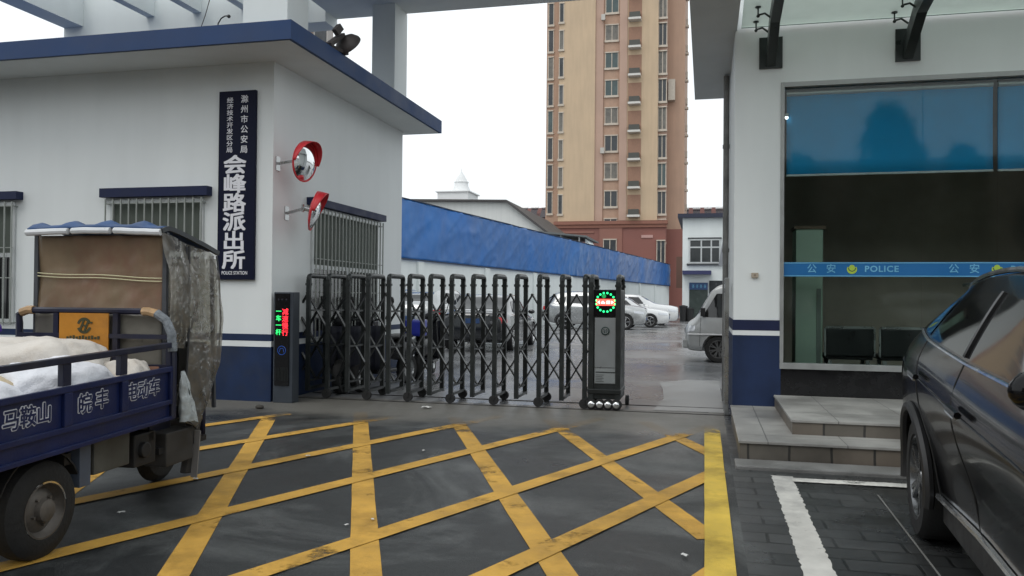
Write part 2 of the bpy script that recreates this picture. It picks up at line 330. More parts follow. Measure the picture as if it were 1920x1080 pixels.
# ------------------------------------------------------------------ guard house
XW, YF = -5.41, 9.3
gh = thing('guard_house', 'white guard house with navy base, barred windows and blue edged flat roof', 'building', (-10, 11.5, 0))
w = MB().box(-16, XW, YF, 13.8, .86, 4.37)
w.build('wall', WHITE, gh)
MB().box(-16.02, XW+.012, YF-.012, 13.812, 0, .70).build('base_band', NAVYD, gh)
MB().box(-16.02, XW+.010, YF-.010, 13.81, .70, .775).build('white_stripe', WHITE, gh)
MB().box(-16.02, XW+.012, YF-.012, 13.812, .775, .862).build('upper_band', NAVY, gh)
rf = MB().box(-16.8, -4.745, 8.515, 14.05, 4.372, 4.60).build('roof', FASC, gh)
MB().box(-16.75, -4.79, 8.56, 14.0, 4.368, 4.43).build('soffit', WHITE, rf)
def barred_window(parent, fn, w0, w1, z0, z1, nb, lint, curtain=True, dark=False):
    """fn(u, out, z) -> point; u along the wall, out = distance out of the wall"""
    fr = MB()
    def bx(mb, u0, u1, o0, o1, za, zb):
        vs = [fn(u, o_, z) for z in (za, zb) for o_ in (o0, o1) for u in (u0, u1)]
        mb.add(vs, [(0, 2, 3, 1), (4, 5, 7, 6), (0, 1, 5, 4), (2, 6, 7, 3), (0, 4, 6, 2), (1, 3, 7, 5)])
    t = .05
    bx(fr, w0, w1, .002, .03, z1-t, z1); bx(fr, w0, w1, .002, .03, z0, z0+t); bx(fr, w0, w0+t, .002, .03, z0+t, z1-t); bx(fr, w1-t, w1, .002, .03, z0+t, z1-t)
    zm = z0+(z1-z0)*.56; bx(fr, w0+t, w1-t, .002, .025, zm-.03, zm+.03); um = (w0+w1)/2; bx(fr, um-.03, um+.03, .002, .022, z0+t, zm-.03)
    wi = fr.build('window', ALU, parent)
    pa = MB(); bx(pa, w0+t, w1-t, .001, .008, zm+.03, z1-t); pa.build('curtain', pm('green_grey_curtain', (.085, .10, .085), .8, 0, .2, 3, stretch=(6, 6, .3)), wi)
    pa = MB(); bx(pa, w0+t, w1-t, .001, .008, z0+t, zm-.03); pa.build('pane', DARKGLASS, wi)
    g_ = MB(); b0 = w0-.02; b1 = w1+.02
    for i in range(nb+1):
        u = b0+(b1-b0)*i/nb; g_.bar(fn(u, .10, z0-.03), fn(u, .10, z1), .016)
    for z in (z0, z0+(z1-z0)*.37, z0+(z1-z0)*.62, z1-.06): g_.bar(fn(b0, .085, z), fn(b1, .085, z), .02, .012)
    for u in (b0, b1):
        for z in (z0, z1-.06): g_.bar(fn(u, 0, z), fn(u, .10, z), .014)
    g_.build('bars', pm('painted_window_bars', (.30, .32, .30), .5, .2, .15, 6), wi)
    l_ = MB(); bx(l_, lint[0], lint[1], -.02, .12, lint[2], lint[3]); l_.build('lintel', pm('navy_lintel', (.010, .016, .055), .6, spec=.3), wi)
ff = lambda u, o_, z: Vector((u, YF-o_, z)); fs = lambda u, o_, z: Vector((XW+o_, u, z))
barred_window(gh, ff, -7.82, -6.40, .95, 2.63, 12, (-7.925, -6.29, 2.655, 2.775))
barred_window(gh, ff, -11.0, -9.38, .95, 2.63, 14, (-11.1, -9.27, 2.66, 2.77))
barred_window(gh, fs, 10.33, 12.68, .72, 2.60, 20, (10.2, 12.79, 2.63, 2.735))

# tall sign beside the corner
sg = thing('station_sign', 'tall narrow navy sign board with white vertical Chinese lettering on the guard house front', 'sign', (-5.91, YF, 1.56))
MB().box(-6.172, -5.642, YF-.05, YF-.002, 1.56, 4.005).build('board', DARKNAVY, sg, bevel=.006)
ys = YF-.051
def column_text(chars, x, z0, z1, size, off, sx=1.0, nm='lettering'):
    n_ = len(chars)
    for i, ch in enumerate(chars):
        z = z0+(z1-z0)*(i/(n_-1) if n_ > 1 else 0)
        text(ch, size, LETTER, nm, sg, FRONT(x, ys, z), 0, .004, sx=sx, bold=off)
column_text('滁州市公安局', -5.80, 3.885, 3.235, .105, .0016, 1.05)
column_text('经济技术开发区分局', -6.01, 3.88, 3.235, .074, .0010, 1.3)
column_text('会峰路派出所', -5.93, 3.03, 1.80, .255, .0085, 1.34)
text('POLICE STATION', .062, LETTER, 'lettering', sg, FRONT(-5.915, ys, 1.645), 0, .004, sx=.78, bold=.0012)

# traffic mirrors on the side wall
def mirror(loc, nrm, label, r=.25):
    t = thing('convex_mirror', label, 'traffic mirror', loc, 0, 'convex mirrors on the guard house')
    z = Vector(nrm).normalized(); u = Vector((0, 0, 1)); y = (u-z*u.dot(z)).normalized(); x = y.cross(z)
    M = Matrix(((x.x, y.x, z.x, loc[0]), (x.y, y.y, z.y, loc[1]), (x.z, y.z, z.z, loc[2]), (0, 0, 0, 1)))
    MB().lathe([(r*s, .075*(1-s*s)) for s in [i/10 for i in range(11)]], M, 40).build('mirror_face', MIRROR, t, smooth=True)
    MB().lathe([(0, -.05), (r*.6, -.045), (r+.012, -.012), (r+.016, .006), (r, .01), (r-.004, -.003)], M, 40).build('back_shell', RED, t, smooth=True)
    h = MB(); n_ = 24
    def hood(u_, v):
        a = R(90)+(u_-.5)*R(190); dep = .13*v*(.3+.7*math.sin(math.pi*u_)); return M @ Vector(((r+.014)*math.cos(a), (r+.014)*math.sin(a), dep))
    h.grid(hood, n_, 3); h.build('hood', RED, t, smooth=True, solid=.005)
    bk = MB(); c = Vector(loc)-z*.05; wl = Vector((XW, loc[1]-.02 if z.y < 0 else loc[1]+.05, loc[2]-.02))
    bk.cyl(c, c-z*.08, .03); bk.bar(c-z*.08, wl, .035, .03); bk.box(XW, XW+.01, wl.y-.05, wl.y+.05, wl.z-.09, wl.z+.09); bk.cyl(c-z*.1+Vector((0, 0, -.05)), c-z*.1+Vector((0, 0, .05)), .018)
    bk.build('bracket', STEEL, t)
mirror((-5.03, 9.43, 3.09), (.985, -.10, -.14), 'upper round red hooded convex mirror showing its reflecting face beside the sign')
mirror((-4.98, 9.60, 2.47), (.93, .34, -.22), 'lower red hooded convex mirror seen edge on above the gate')
# things on the roof
t = thing('searchlight', 'dark brown round lamp with bracket tilted over the roof edge of the guard house', 'lamp', (-4.72, 9.85, 4.6))
MM = Matrix.Translation((-4.72, 9.98, 4.76)) @ Vector((-.25, -.75, .6)).to_track_quat('Z', 'Y').to_matrix().to_4x4()
DKBR = pm('weathered_brown_metal', (.06, .052, .05), .6, .2, .25, 8)
MB().lathe([(0, .1), (.07, .095), (.14, .06), (.185, .0), (.19, -.03), (.18, -.035), (0, -.03)], MM, 28).build('housing', DKBR, t, smooth=True)
MB().bar((-4.78, 9.55, 4.62), (-4.76, 9.9, 4.86), .09, .05).bar((-4.9, 9.45, 4.63), (-4.75, 9.98, 4.63), .12, .05).bar((-4.75, 9.68, 4.82), (-4.72, 9.76, 4.92), .07, .09).build('bracket', DKBR, t)
t = thing('gooseneck_camera', 'small black gooseneck camera on the front roof edge by the white column', 'camera', (-5.85, 8.7, 4.6))
MB().box(-5.80, -5.50, 8.62, 8.75, 4.6, 4.64).build('base', BLACKPLASTIC, t, bevel=.005)
MB().tube([(-5.83, 8.68, 4.6), (-5.82, 8.68, 4.68), (-5.78, 8.68, 4.74), (-5.73, 8.68, 4.765), (-5.68, 8.68, 4.765)], .008).ball((-5.675, 8.68, 4.758), .022).build('arm', BLACKPLASTIC, t)

# ------------------------------------------------------------------ portal: columns, slab, pergola
SLX = (-10.42, -9.40, -8.38, -7.36)
po = thing('gate_portal', 'white concrete portal with columns, overhead slab and slatted pergola above the guard house and gate', 'portal', (-5.6, 9.4, 0))
MB().box(-5.81, -5.18, 9.2, 9.75, 4.602, 7.4).build('column', WHITE2, po)
MB().box(-5.79, -5.36, 13.25, 13.84, 4.602, 6.54).build('column', WHITE2, po)
MB().box(-6.75, -.30, 8.9, 13.80, 6.54, 7.5).build('slab', pm('slab_soffit_paint', (.70, .73, .72), .75, 0, .08, .8, streak=.05), po)
MB().box(-12.4, -6.752, 13.35, 13.83, 6.35, 8.2).build('rear_beam', WHITE2, po)
MB().box(-12.4, -11.95, 8.9, 13.348, 6.62, 7.3).build('end_beam', WHITE2, po)
MB().box(-12.05, -11.7, 13.38, 13.8, 4.602, 6.348).build('column', WHITE2, po)
for x in SLX:
    MB().box(x-.09, x+.09, 8.9, 13.348, 6.70, 7.15).build('slat', WHITE2, po)
t = tag(MB().tube([(-6.35, 9.0, 4.60), (-6.36, 9.2, 5.0), (-6.42, 9.5, 5.6), (-6.5, 10, 6.92)], .006, 5).build('hanging_cable', BLACKPLASTIC), 'thin dark cable hanging from the pergola slats to the roof', 'cable')

# ------------------------------------------------------------------ folding gate
ga = thing('folding_gate', 'dark grey folding scissor gate of tall hoops closed across the entrance', 'gate', (-3.4, 10.1, 0))
HX = [-5.475+.2877*i for i in range(15)]; GY0, GY1, GZ = 9.87, 10.37, 1.62
ZN = [1.165, .693, .222]
hoop0 = None
wheel0 = None
for i, x in enumerate(HX):
    if hoop0 is None:
        m = MB()
        for y in (GY0, GY1): m.box(x-.027, x+.027, y-.022, y+.022, .09, 1.58)
        m.box(x-.03, x+.03, GY0+.022, GY1-.022, .10, .135)
        for z in (ZN): m.box(x-.014, x+.014, GY0+.022, GY1-.022, z-.012, z+.012)
        m.tube([(x, GY0, 1.57), (x, GY0, 1.60), (x, GY0+.02, 1.625), (x, GY0+.05, 1.632), (x, GY1-.05, 1.632), (x, GY1-.02, 1.625), (x, GY1, 1.60), (x, GY1, 1.57)], .033, 10)
        for y in (GY0, GY1): m.box(x-.036, x+.036, y-.03, y+.03, 1.50, 1.53)
        hoop0 = m.build('hoop', STEELDK, ga, smooth=True, angle=35); h = hoop0
    else:
        h = hoop0.copy(); C.objects.link(h); h.parent = ga; h.location.x = x-HX[0]
    if i % 2 == 0:
        if wheel0 is None:
            wheel0 = []
            for y in (GY0-.02, GY1+.02):
                m = MB().cyl((x, y-.02, .065), (x, y+.02, .065), .062, n=18).box(x-.012, x+.012, y-.03, y+.03, .065, .12)
                wheel0.append(m.build('roller', BLACK, h, smooth=True))
        else:
            for w0 in wheel0: r_ = w0.copy(); C.objects.link(r_); r_.parent = h
GM = (GY0+GY1)/2
def linkage(x0, x1):
    m = MB(); xm = (x0+x1)/2; y = GM; w_ = .052
    for zt, zb in ((ZN[0], ZN[1]), (ZN[1], ZN[2])):
        m.bar((x0, y-.012, zt), (x1, y-.012, zb), .016, w_, (0, 1, 0)); m.bar((x1, y+.012, zt), (x0, y+.012, zb), .016, w_, (0, 1, 0))
        m.cyl((xm, y-.035, (zt+zb)/2), (xm, y+.03, (zt+zb)/2), .013, n=8)
    m.bar((x0, y+.012, ZN[0]), (xm, y+.012, 1.405), .016, w_, (0, 1, 0)); m.bar((x1, y-.012, ZN[0]), (xm, y-.012, 1.405), .016, w_, (0, 1, 0)); m.cyl((xm, y-.035, 1.40), (xm, y+.03, 1.40), .016, n=8)
    for z in ZN: m.cyl((x0, y-.035, z), (x0, y+.03, z), .013, n=8)
    return m
lk0 = None
XS = HX+[-1.36]
for i in range(15):
    if i == 14: break
    if lk0 is None: lk0 = linkage(HX[0], HX[1]).build('linkage', STEELDK2, ga)
    else:
        o = lk0.copy(); C.objects.link(o); o.parent = ga; o.location.x = HX[i]-HX[0]
# drive cabinet at the leading end
CX0, CX1 = -1.395, -1.005
m = MB().box(CX0, CX1, 9.84, 10.33, .13, 1.47)
cab = m.build('drive_cabinet', STEELDK, ga, bevel=.01)
m = MB()
for x in (CX0+.03, CX1-.03):
    for y in (9.845, 10.325): m.box(x-.03, x+.03, y-.03, y+.03, .13, 1.56)
    m.tube([(x, 9.845, 1.55), (x, 9.85, 1.60), (x, 9.90, 1.63), (x, 10.27, 1.63), (x, 10.32, 1.60), (x, 10.325, 1.55)], .032, 10)
    for y in (9.845, 10.325): m.box(x-.04, x+.04, y-.038, y+.038, 1.50, 1.53)
m.build('corner_post', STEELDK, cab, smooth=True, angle=35)
yc = 9.812
MB().box(CX0+.062, CX1-.062, 9.825, 9.845, 1.145, 1.465).build('display', BLACKGLOSS, cab)
GREENL = pm('green_led', (.02, .9, .25), .5, emit=1.8); REDL = pm('red_led', (1, .08, .06), .5, emit=2.2); WHITEL = pm('white_led', (1, .8, .7), .5, emit=1.6); DIMG = pm('dim_green_led', (.01, .35, .08), .5, emit=.5)
cx, cz = -1.19, 1.315
m = MB()
for i in range(16):
    a = 2*math.pi*i/16+.2; m.cyl((cx+.115*math.cos(a), 9.825, cz+.115*math.sin(a)), (cx+.115*math.cos(a), 9.820, cz+.115*math.sin(a)), .0135, n=8)
m.build('led_ring', GREENL, cab)
MB().box(cx-.115, cx+.115, 9.820, 9.825, cz-.04, cz+.04).build('led_banner', REDL, cab)
m = MB().cyl((cx-.02, 9.825, cz+.075), (cx-.02, 9.821, cz+.075), .026, n=16); m.build('led_badge', DIMG, cab)
m = MB()
fx = lambda a, b, d: (cx+a, d, cz+b)
m.prism([(-.10, 0), (-.07, .022), (-.07, -.022)], fx, 9.816, 9.8195); m.prism([(.10, 0), (.07, -.022), (.07, .022)], fx, 9.816, 9.8195)
m.prism([(-.055, -.016), (-.005, -.016), (-.005, 0), (-.018, .004), (-.024, .016), (-.042, .016), (-.048, .002), (-.055, 0)], fx, 9.816, 9.8195)
m.box(cx+.012, cx+.055, 9.816, 9.8195, cz+.012, cz+.02).box(cx+.012, cx+.055, 9.816, 9.8195, cz-.02, cz-.012).box(cx+.012, cx+.02, 9.816, 9.8195, cz-.0118, cz+.0118).box(cx+.047, cx+.055, 9.816, 9.8195, cz-.0118, cz+.0118).box(cx+.027, cx+.04, 9.816, 9.8195, cz-.006, cz+.006)
m.build('led_symbols', WHITEL, cab)
MB().box(CX0+.075, CX1-.045, 9.828, 9.84, .32, 1.125).build('front_panel', GREYPANEL, cab, bevel=.004)
m = MB().cyl((cx, 9.829, .965), (cx, 9.818, .965), .052, n=28); m.build('badge', pm('grey_green_badge', (.035, .06, .055), .35, .4), cab)
m = MB(); ring = [(cx+.034*math.cos(a), 9.815, .965+.034*math.sin(a)) for a in [2*math.pi*i/24 for i in range(25)]]; m.tube(ring, .004, 6, False); m.bar((cx, 9.816, .93), (cx, 9.816, 1.0), .008); m.tube([(cx-.02, 9.815, .94), (cx-.02, 9.815, .97), (cx, 9.815, .99), (cx+.02, 9.815, .97), (cx+.02, 9.815, .94)], .004, 6); m.build('badge_mark', GREYPANEL, cab)
MB().box(CX0+.085, CX1-.055, 9.824, 9.8275, .33, .505).build('sticker', pm('pale_grey_sticker', (.20, .215, .215), .5), cab)
m = MB().box(CX0+.09, CX1-.06, 9.821, 9.8235, .455, .466).box(CX0+.075, CX1-.045, 9.8245, 9.8275, .515, .519)
for i in range(5): m.box(CX0+.09, CX0+.09+.10-.02*(i % 2), 9.821, 9.8235, .425-.02*i, .429-.02*i)
m.build('sticker_lines', STEELDK, cab)
MB().box(CX0-.01, CX1+.01, 9.80, 10.34, .20, .255).build('skirt', STEELDK2, cab, bevel=.008)
for i in range(4):
    x = CX0+.04+.102*i; MM = Matrix.Translation((x, 9.80, .068)) @ Matrix.Rotation(R(90), 4, 'X')
    wl = MB().lathe([(.0, .03), (.03, .026), (.045, .012), (.048, -.01)], MM, 20).build('wheel_cap', CHROME, cab, smooth=True)
    MB().lathe([(.046, .006), (.058, .006), (.066, -.01), (.066, -.05), (0, -.05)], MM, 20).build('wheel', BLACK, cab, smooth=True)
m = MB(); m.cyl((CX1+.02, 10.31, .07), (CX1+.06, 10.31, .07), .065, n=18); m.cyl((CX0-.0, 10.31, .07), (CX0+.05, 10.31, .07), .065, n=18); m.build('wheel', BLACK, cab, smooth=True)
m = MB()
for y in (9.80, 10.40): m.box(-5.38, .30, y-.018, y+.018, -.01, .006)
tag(m.build('gate_track', pm('rusty_track_steel', (.03, .028, .027), .45, .5, .3, 5)), 'pair of dark steel gate rails set in the ground across the entrance', 'rail')

# control post with led text
cp = thing('gate_control_post', 'dark grey control post with green and red led characters by the guard house corner', 'control post', (-5.21, 9.28, 0))
MB().box(-5.345, -5.075, 9.25, 9.42, 0, 1.405).build('housing', pm('blue_grey_housing', (.05, .06, .075), .4, .3), cp, bevel=.008)
MB().box(-5.32, -5.12, 9.236, 9.25, .22, 1.385).build('display', BLACKGLOSS, cp)
G2 = pm('green_led_text', (.03, .9, .2), .5, emit=1.0); R2 = pm('red_led_text', (1, .03, .05), .5, emit=1.2)
for i, ch in enumerate('一车一杆'): text(ch, .080, G2, 'led_character', cp, FRONT(-5.268, 9.234, 1.155-.088*i), 0, .002, sx=1, bold=.0016)
for i, ch in enumerate('减速慢行'): text(ch, .086, R2, 'led_character', cp, FRONT(-5.176, 9.234, 1.150-.088*i), 0, .002, sx=1.05, bold=.0016)
m = MB(); m.tube([(-5.22+.055*math.cos(a), 9.235, .665+.055*math.sin(a)) for a in [2*math.pi*i/24 for i in range(25)]], .004, 6, False); m.tube([(-5.25, 9.235, .645), (-5.24, 9.235, .69), (-5.20, 9.235, .69), (-5.19, 9.235, .645)], .004, 6); m.build('blue_badge', pm('dim_blue_led', (.01, .06, .3), .4, emit=.25), cp)
m = MB()
for i in range(9): m.box(-5.30+.02*i, -5.292+.02*i, 9.233, 9.236, .28, .45)
m.build('speaker_grille', STEELDK2, cp)
m = MB()
for x in (-5.27, -5.22, -5.16): m.cyl((x, 9.236, 1.31), (x, 9.231, 1.31), .012, n=12)
m.build('sensor', pm('sensor_lens', (.03, .03, .04), .1), cp)

# ------------------------------------------------------------------ reception building on the right
rb = thing('reception_building', 'white police reception building with wide glass front, navy base and glass entrance canopy', 'building', (3, 10.5, 0))
YR = 9.4; XL = .305
m = MB().box(XL, .80, YR, YR+.35, 1.135, 6.2).box(.80, 9.5, YR, YR+.35, 3.79, 6.2).box(XL, XL+.25, YR+.35, 12.6, 1.135, 6.2).box(9.1, 9.5, YR, 12.6, .1, 3.79)
m.build('wall', WHITE, rb)
m = MB().box(XL-.01, .812, YR-.01, YR+.36, .02, .965).box(XL-.01, XL+.24, YR+.36, 12.61, .02, .965); m.build('base_band', NAVY, rb)
m = MB().box(XL-.008, .810, YR-.008, YR+.358, .965, 1.02).box(XL-.008, XL+.242, YR+.358, 12.608, .965, 1.02); m.build('white_stripe', WHITE, rb)
m = MB().box(XL-.01, .812, YR-.01, YR+.36, 1.02, 1.137).box(XL-.01, XL+.24, YR+.36, 12.61, 1.02, 1.137); m.build('upper_band', pm('navy_violet_band', (.010, .016, .055), .6, spec=.3), rb)
MB().box(-.18, XL+.02, 7.3, 12.52, 4.4, 4.64).build('eave_slab', pm('grey_eave_soffit', (.55, .57, .58), .75, 0, .08, 1.5), rb)
GRANW = pm('grey_steel_frame', (.33, .34, .335), .4, .35, .15, 5)
fr = MB().box(.80, 9.1, YR-.015, YR+.10, .60, .665).box(.80, .84, YR-.012, YR+.10, .665, 3.79).box(.84, 9.1, YR-.012, YR+.14, 3.735, 3.788)
win = fr.build('window', GRANW, rb, bevel=.003)
SHOPGL = glass('shop_front_glass', (.90, .95, .93), ior=1.36, rough=.045)
for i, (a, b) in enumerate(((.84, 2.262), (2.268, 2.988), (2.994, 4.9), (4.906, 7), (7.006, 9.1))):
    MB().box(a, b, YR+.045, YR+.057, .665, 3.735).build('pane', SHOPGL, win)
MB().box(.80, 9.1, YR+.01, YR+.05, .31, .60).build('plinth', pm('black_granite_plinth', (.008, .008, .009), .25, 0, .2, 8), rb)
BLUE = pm('blue_film', (.006, .13, .36), .4, 0, .06, 2); LBL = pm('light_blue_film', (.16, .45, .66), .4)
band = MB().box(.845, 9.05, YR+.038, YR+.044, 1.625, 1.785).build('film_band', BLUE, rb)
MB().box(.845, 9.05, YR+.036, YR+.0375, 1.772, 1.781).box(.845, 9.05, YR+.036, YR+.0375, 1.629, 1.638).build('film_edge', LBL, band)
for k in range(5):
    x = 1.14+1.428*k; yb_ = YR+.0365
    text('公', .105, LBL, 'film_lettering', band, FRONT(x, yb_, 1.708), .001, .002); text('安', .105, LBL, 'film_lettering', band, FRONT(x+.20, yb_, 1.708), .001, .002)
    text('POLICE', .092, LBL, 'film_lettering', band, FRONT(x+.715, yb_, 1.708), .0022, .002, sx=1.05, space=1.12)
    e_ = MB(); xx = x+.415; cs_ = lambda a_, r_: (r_*math.cos(R(a_)), r_*math.sin(R(a_)))
    e_.prism([cs_(a_, .052) for a_ in range(150, 391, 12)]+[cs_(30, .040), (.0, .030), cs_(150, .040)], lambda a, b, d: (xx+a, yb_+d, 1.708+b), -.002, .001)
    e_.prism([cs_(a_, .030) for a_ in range(0, 360, 20)], lambda a, b, d: (xx+a, yb_+d, 1.726+b), -.0025, .001)
    em_ = e_.build('film_emblem', pm('yellow_green_emblem', (.42, .58, .06), .5), band)
    m = MB()
    for a_ in range(180, 360, 12):
        p0, p1, q0, q1 = cs_(a_, .040), cs_(a_+12, .040), cs_(a_, .032), cs_(a_+12, .032)
        m.add([(xx+p[0], yb_-.003, 1.722+p[1]) for p in (p0, p1, q1, q0)], [(0, 1, 2, 3)])
    m.build('emblem_line', NAVY, band)
# interior
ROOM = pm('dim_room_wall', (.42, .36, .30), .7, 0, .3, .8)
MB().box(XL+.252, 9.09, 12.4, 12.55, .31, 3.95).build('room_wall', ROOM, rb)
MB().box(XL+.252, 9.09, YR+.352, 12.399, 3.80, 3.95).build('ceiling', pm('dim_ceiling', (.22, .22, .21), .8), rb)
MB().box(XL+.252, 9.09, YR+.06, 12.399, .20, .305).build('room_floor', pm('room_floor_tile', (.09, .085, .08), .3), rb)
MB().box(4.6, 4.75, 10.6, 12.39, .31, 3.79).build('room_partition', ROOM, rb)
bl = thing('roller_blind', 'wide blue roller blind half lowered beside the white entrance pillar', 'blind', (1.9, 9.53, 3.72), 0, 'blue roller blinds in the reception window')
def blind(x0, x1, root):
    m = MB(); m.grid(lambda u, v: (x0+(x1-x0)*u, 9.53+.006*math.sin(u*25)+.01*math.sin(v*3), 2.775+.94*v), 24, 6)
    m.build('fabric', BLINDM, root, smooth=True, solid=.004)
    MB().box(x0, x1, 9.515, 9.545, 2.755, 2.777).build('bottom_bar', pm('white_blind_bar', (.6, .63, .65), .4), root)
    MB().cyl((x0, 9.54, 3.69), (x1, 9.54, 3.69), .03).build('roller', ALU, root)
BLINDM = pm('blue_blind_fabric', (.015, .36, .74), .8, 0, .1, 2)
blind(.875, 2.97, bl)
bl2 = thing('roller_blind', 'blue roller blind beyond the wide one, its hem hanging slightly lower', 'blind', (3.9, 9.53, 3.72), 0, 'blue roller blinds in the reception window')
blind(3.02, 4.85, bl2)
def bench(x0, x1, label):
    t = thing('waiting_seat', label, 'seat', ((x0+x1)/2, 10.1, .305), 0, 'black waiting seats behind the glass')
    MB().box(x0, x1, 9.92, 9.96, .72, 1.04).build('backrest', pm('black_seat_leather', (.012, .013, .014), .35), t, bevel=.012)
    MB().box(x0, x1, 9.96, 10.42, .68, .735).build('seat', pm('black_seat_pad', (.012, .013, .014), .4), t, bevel=.012)
    MB().box(x0, x1, 9.905, 9.965, 1.042, 1.068).box(x0-.02, x0-.003, 9.92, 9.96, .72, 1.05).box(x1+.003, x1+.02, 9.92, 9.96, .72, 1.05).build('frame', STEEL, t)
    for x in (x0+.05, x1-.05): MB().bar((x, 10.0, .67), (x, 9.98, .31), .04).bar((x, 10.3, .67), (x, 10.36, .31), .04).build('leg', STEEL, t)
bench(1.36, 1.87, 'black waiting seat with chrome top rail behind the glass nearer the pale cabinet'); bench(1.95, 2.47, 'black waiting seat with chrome top rail behind the glass nearer the parked SUV')
t = thing('pale_cabinet', 'tall pale green cabinet standing inside the reception window', 'cabinet', (1.18, 10.2, .305))
PALE = pm('pale_green_laminate', (.34, .44, .36), .5, 0, .08, 3)
MB().box(1.03, 1.33, 10.0, 10.4, .308, 2.2).build('body', PALE, t, bevel=.005)
MB().box(1.01, 1.36, 9.98, 10.42, 2.2, 2.235).build('top', pm('brown_cabinet_top', (.12, .07, .04), .5), t); MB().box(1.26, 1.31, 9.99, 9.999, .4, 1.5).build('door_strip', pm('grey_strip', (.16, .19, .17), .5), t)
# downlight on the window jamb, doorbell
t = thing('spot_lamp', 'tiny lit white lamp at the upper left corner inside the window', 'lamp', (.90, 9.6, 3.42))
MB().cyl((.872, 9.50, 3.46), (.872, 9.50, 3.425), .022).build('housing', ALU, t); MB().ball((.872, 9.50, 3.415), .018, 8).build('bulb', pm('lit_bulb', (1, 1, 1), .5, emit=3), t)
t = thing('door_chime', 'small beige call box on the white pillar', 'call box', (.53, YR, 1.64))
MB().box(.495, .57, YR-.03, YR, 1.61, 1.665).build('case', pm('beige_plastic', (.40, .34, .27), .5), t, bevel=.005); MB().cyl((.532, YR-.034, 1.638), (.532, YR-.03, 1.638), .01).build('button', pm('tan_button', (.2, .14, .1), .5), t)
# stop post and pipe at the side wall
m = MB().box(XL-.085, XL-.035, 9.86, 9.92, 0, 1.62).box(XL-.085, XL-.035, 10.32, 10.38, 0, 1.62).box(XL-.082, XL-.038, 9.92, 10.32, 1.5, 1.55)
tag(m.build('gate_stop_frame', STEEL, bevel=.004), 'thin grey steel stop frame against the pillar where the gate closes', 'gate stop')
m = MB().cyl((XL-.05, 11.2, 0), (XL-.05, 11.2, 4.38), .04)
for z in (.6, 2, 3.4): m.cyl((XL-.05, 11.2, z), (XL-.05, 11.2, z+.05), .048)
tag(m.build('downpipe', pm('stained_grey_pipe', (.2, .2, .195), .6, 0, .5, 3)), 'stained grey downpipe on the side wall of the reception building', 'pipe')
# entrance steps
st = thing('entrance_steps', 'two low grey granite steps below the glass front with dark stained risers', 'steps', (3, 8, 0))
MB().box(.285, 9.5, 7.05, YR-.011, 0, .155).build('lower_riser', RISER, st)
MB().box(.275, 9.5, 7.035, YR-.011, .156, .178).build('lower_tread', GRANITE, st, bevel=.004)
MB().box(.75, 9.5, 7.50, YR-.012, .1785, .285).build('upper_riser', RISER, st)
MB().box(.74, 9.5, 7.488, YR-.012, .2855, .308).build('upper_tread', GRANITE, st, bevel=.004)
# glass canopy
ca = thing('glass_canopy', 'frosted glass entrance canopy on black steel arms with spider clamps', 'canopy', (3, 8.7, 4.4))
CGL = glass('frosted_canopy_glass', (.90, .95, .92), rough=.15, ior=1.12, haze=.5, hazec=(.88, .95, .91), hv=.04)
def gp(x, y): return Vector((x, y, 4.42+(9.35-y)*.10))
for a, b in ((.37, 2.12), (2.135, 4.6), (4.615, 7.0)):
    m = MB(); d = .012
    m.add([gp(a, 9.36), gp(b, 9.36), gp(b, 7.2), gp(a, 7.2)]+[gp(x, y)+Vector((0, 0, d)) for x, y in ((a, 9.36), (b, 9.36), (b, 7.2), (a, 7.2))], [(3, 2, 1, 0), (4, 5, 6, 7), (0, 1, 5, 4), (1, 2, 6, 5), (2, 3, 7, 6), (3, 0, 4, 7)]); m.build('glass_panel', CGL, ca)
    m = MB().bar(gp(a, 9.362), gp(b, 9.362), .004, .013); m.build('glass_edge', pm('green_glass_edge', (.10, .16, .13), .3), ca)
ARM = pm('black_steel_arm', (.018, .024, .022), .35, .2, .1, 5)
for x in (.69, 2.10, 4.6):
    m = MB().box(x-.125, x+.125, YR-.02, YR-.001, 3.95, 4.30); ar = m.build('arm_plate', ARM, ca)
    m = MB(); m.prism([(9.38, 3.97), (9.38, 4.16), (8.9, 4.42), (7.25, 4.60), (7.25, 4.50), (8.8, 4.27)], lambda a, b, d: (d, a, b-.0), x-.05, x+.05); m.build('arm', ARM, ar, bevel=.006)
    for dx in (-.17,):
        for y in (9.22, 8.86):
            z = gp(0, y).z
            m = MB().cyl((x+dx, y, z-.10), (x+dx, y, z+.02), .008).cyl((x+dx, y, z-.012), (x+dx, y, z), .03).cyl((x+dx, y, z+.013), (x+dx, y, z+.026), .03).ball((x+dx, y, z-.10), .018, 6).tube([(x+dx, y, z-.09), (x+dx*.6, y, z-.075), (x+dx*.2, y, z-.13)], .011, 6); m.build('spider_clamp', ARM, ca, smooth=True)
m = MB().cyl((.3, 8.0, 4.50), (7, 8.0, 4.50), .04); m.build('cross_tube', ARM, ca)

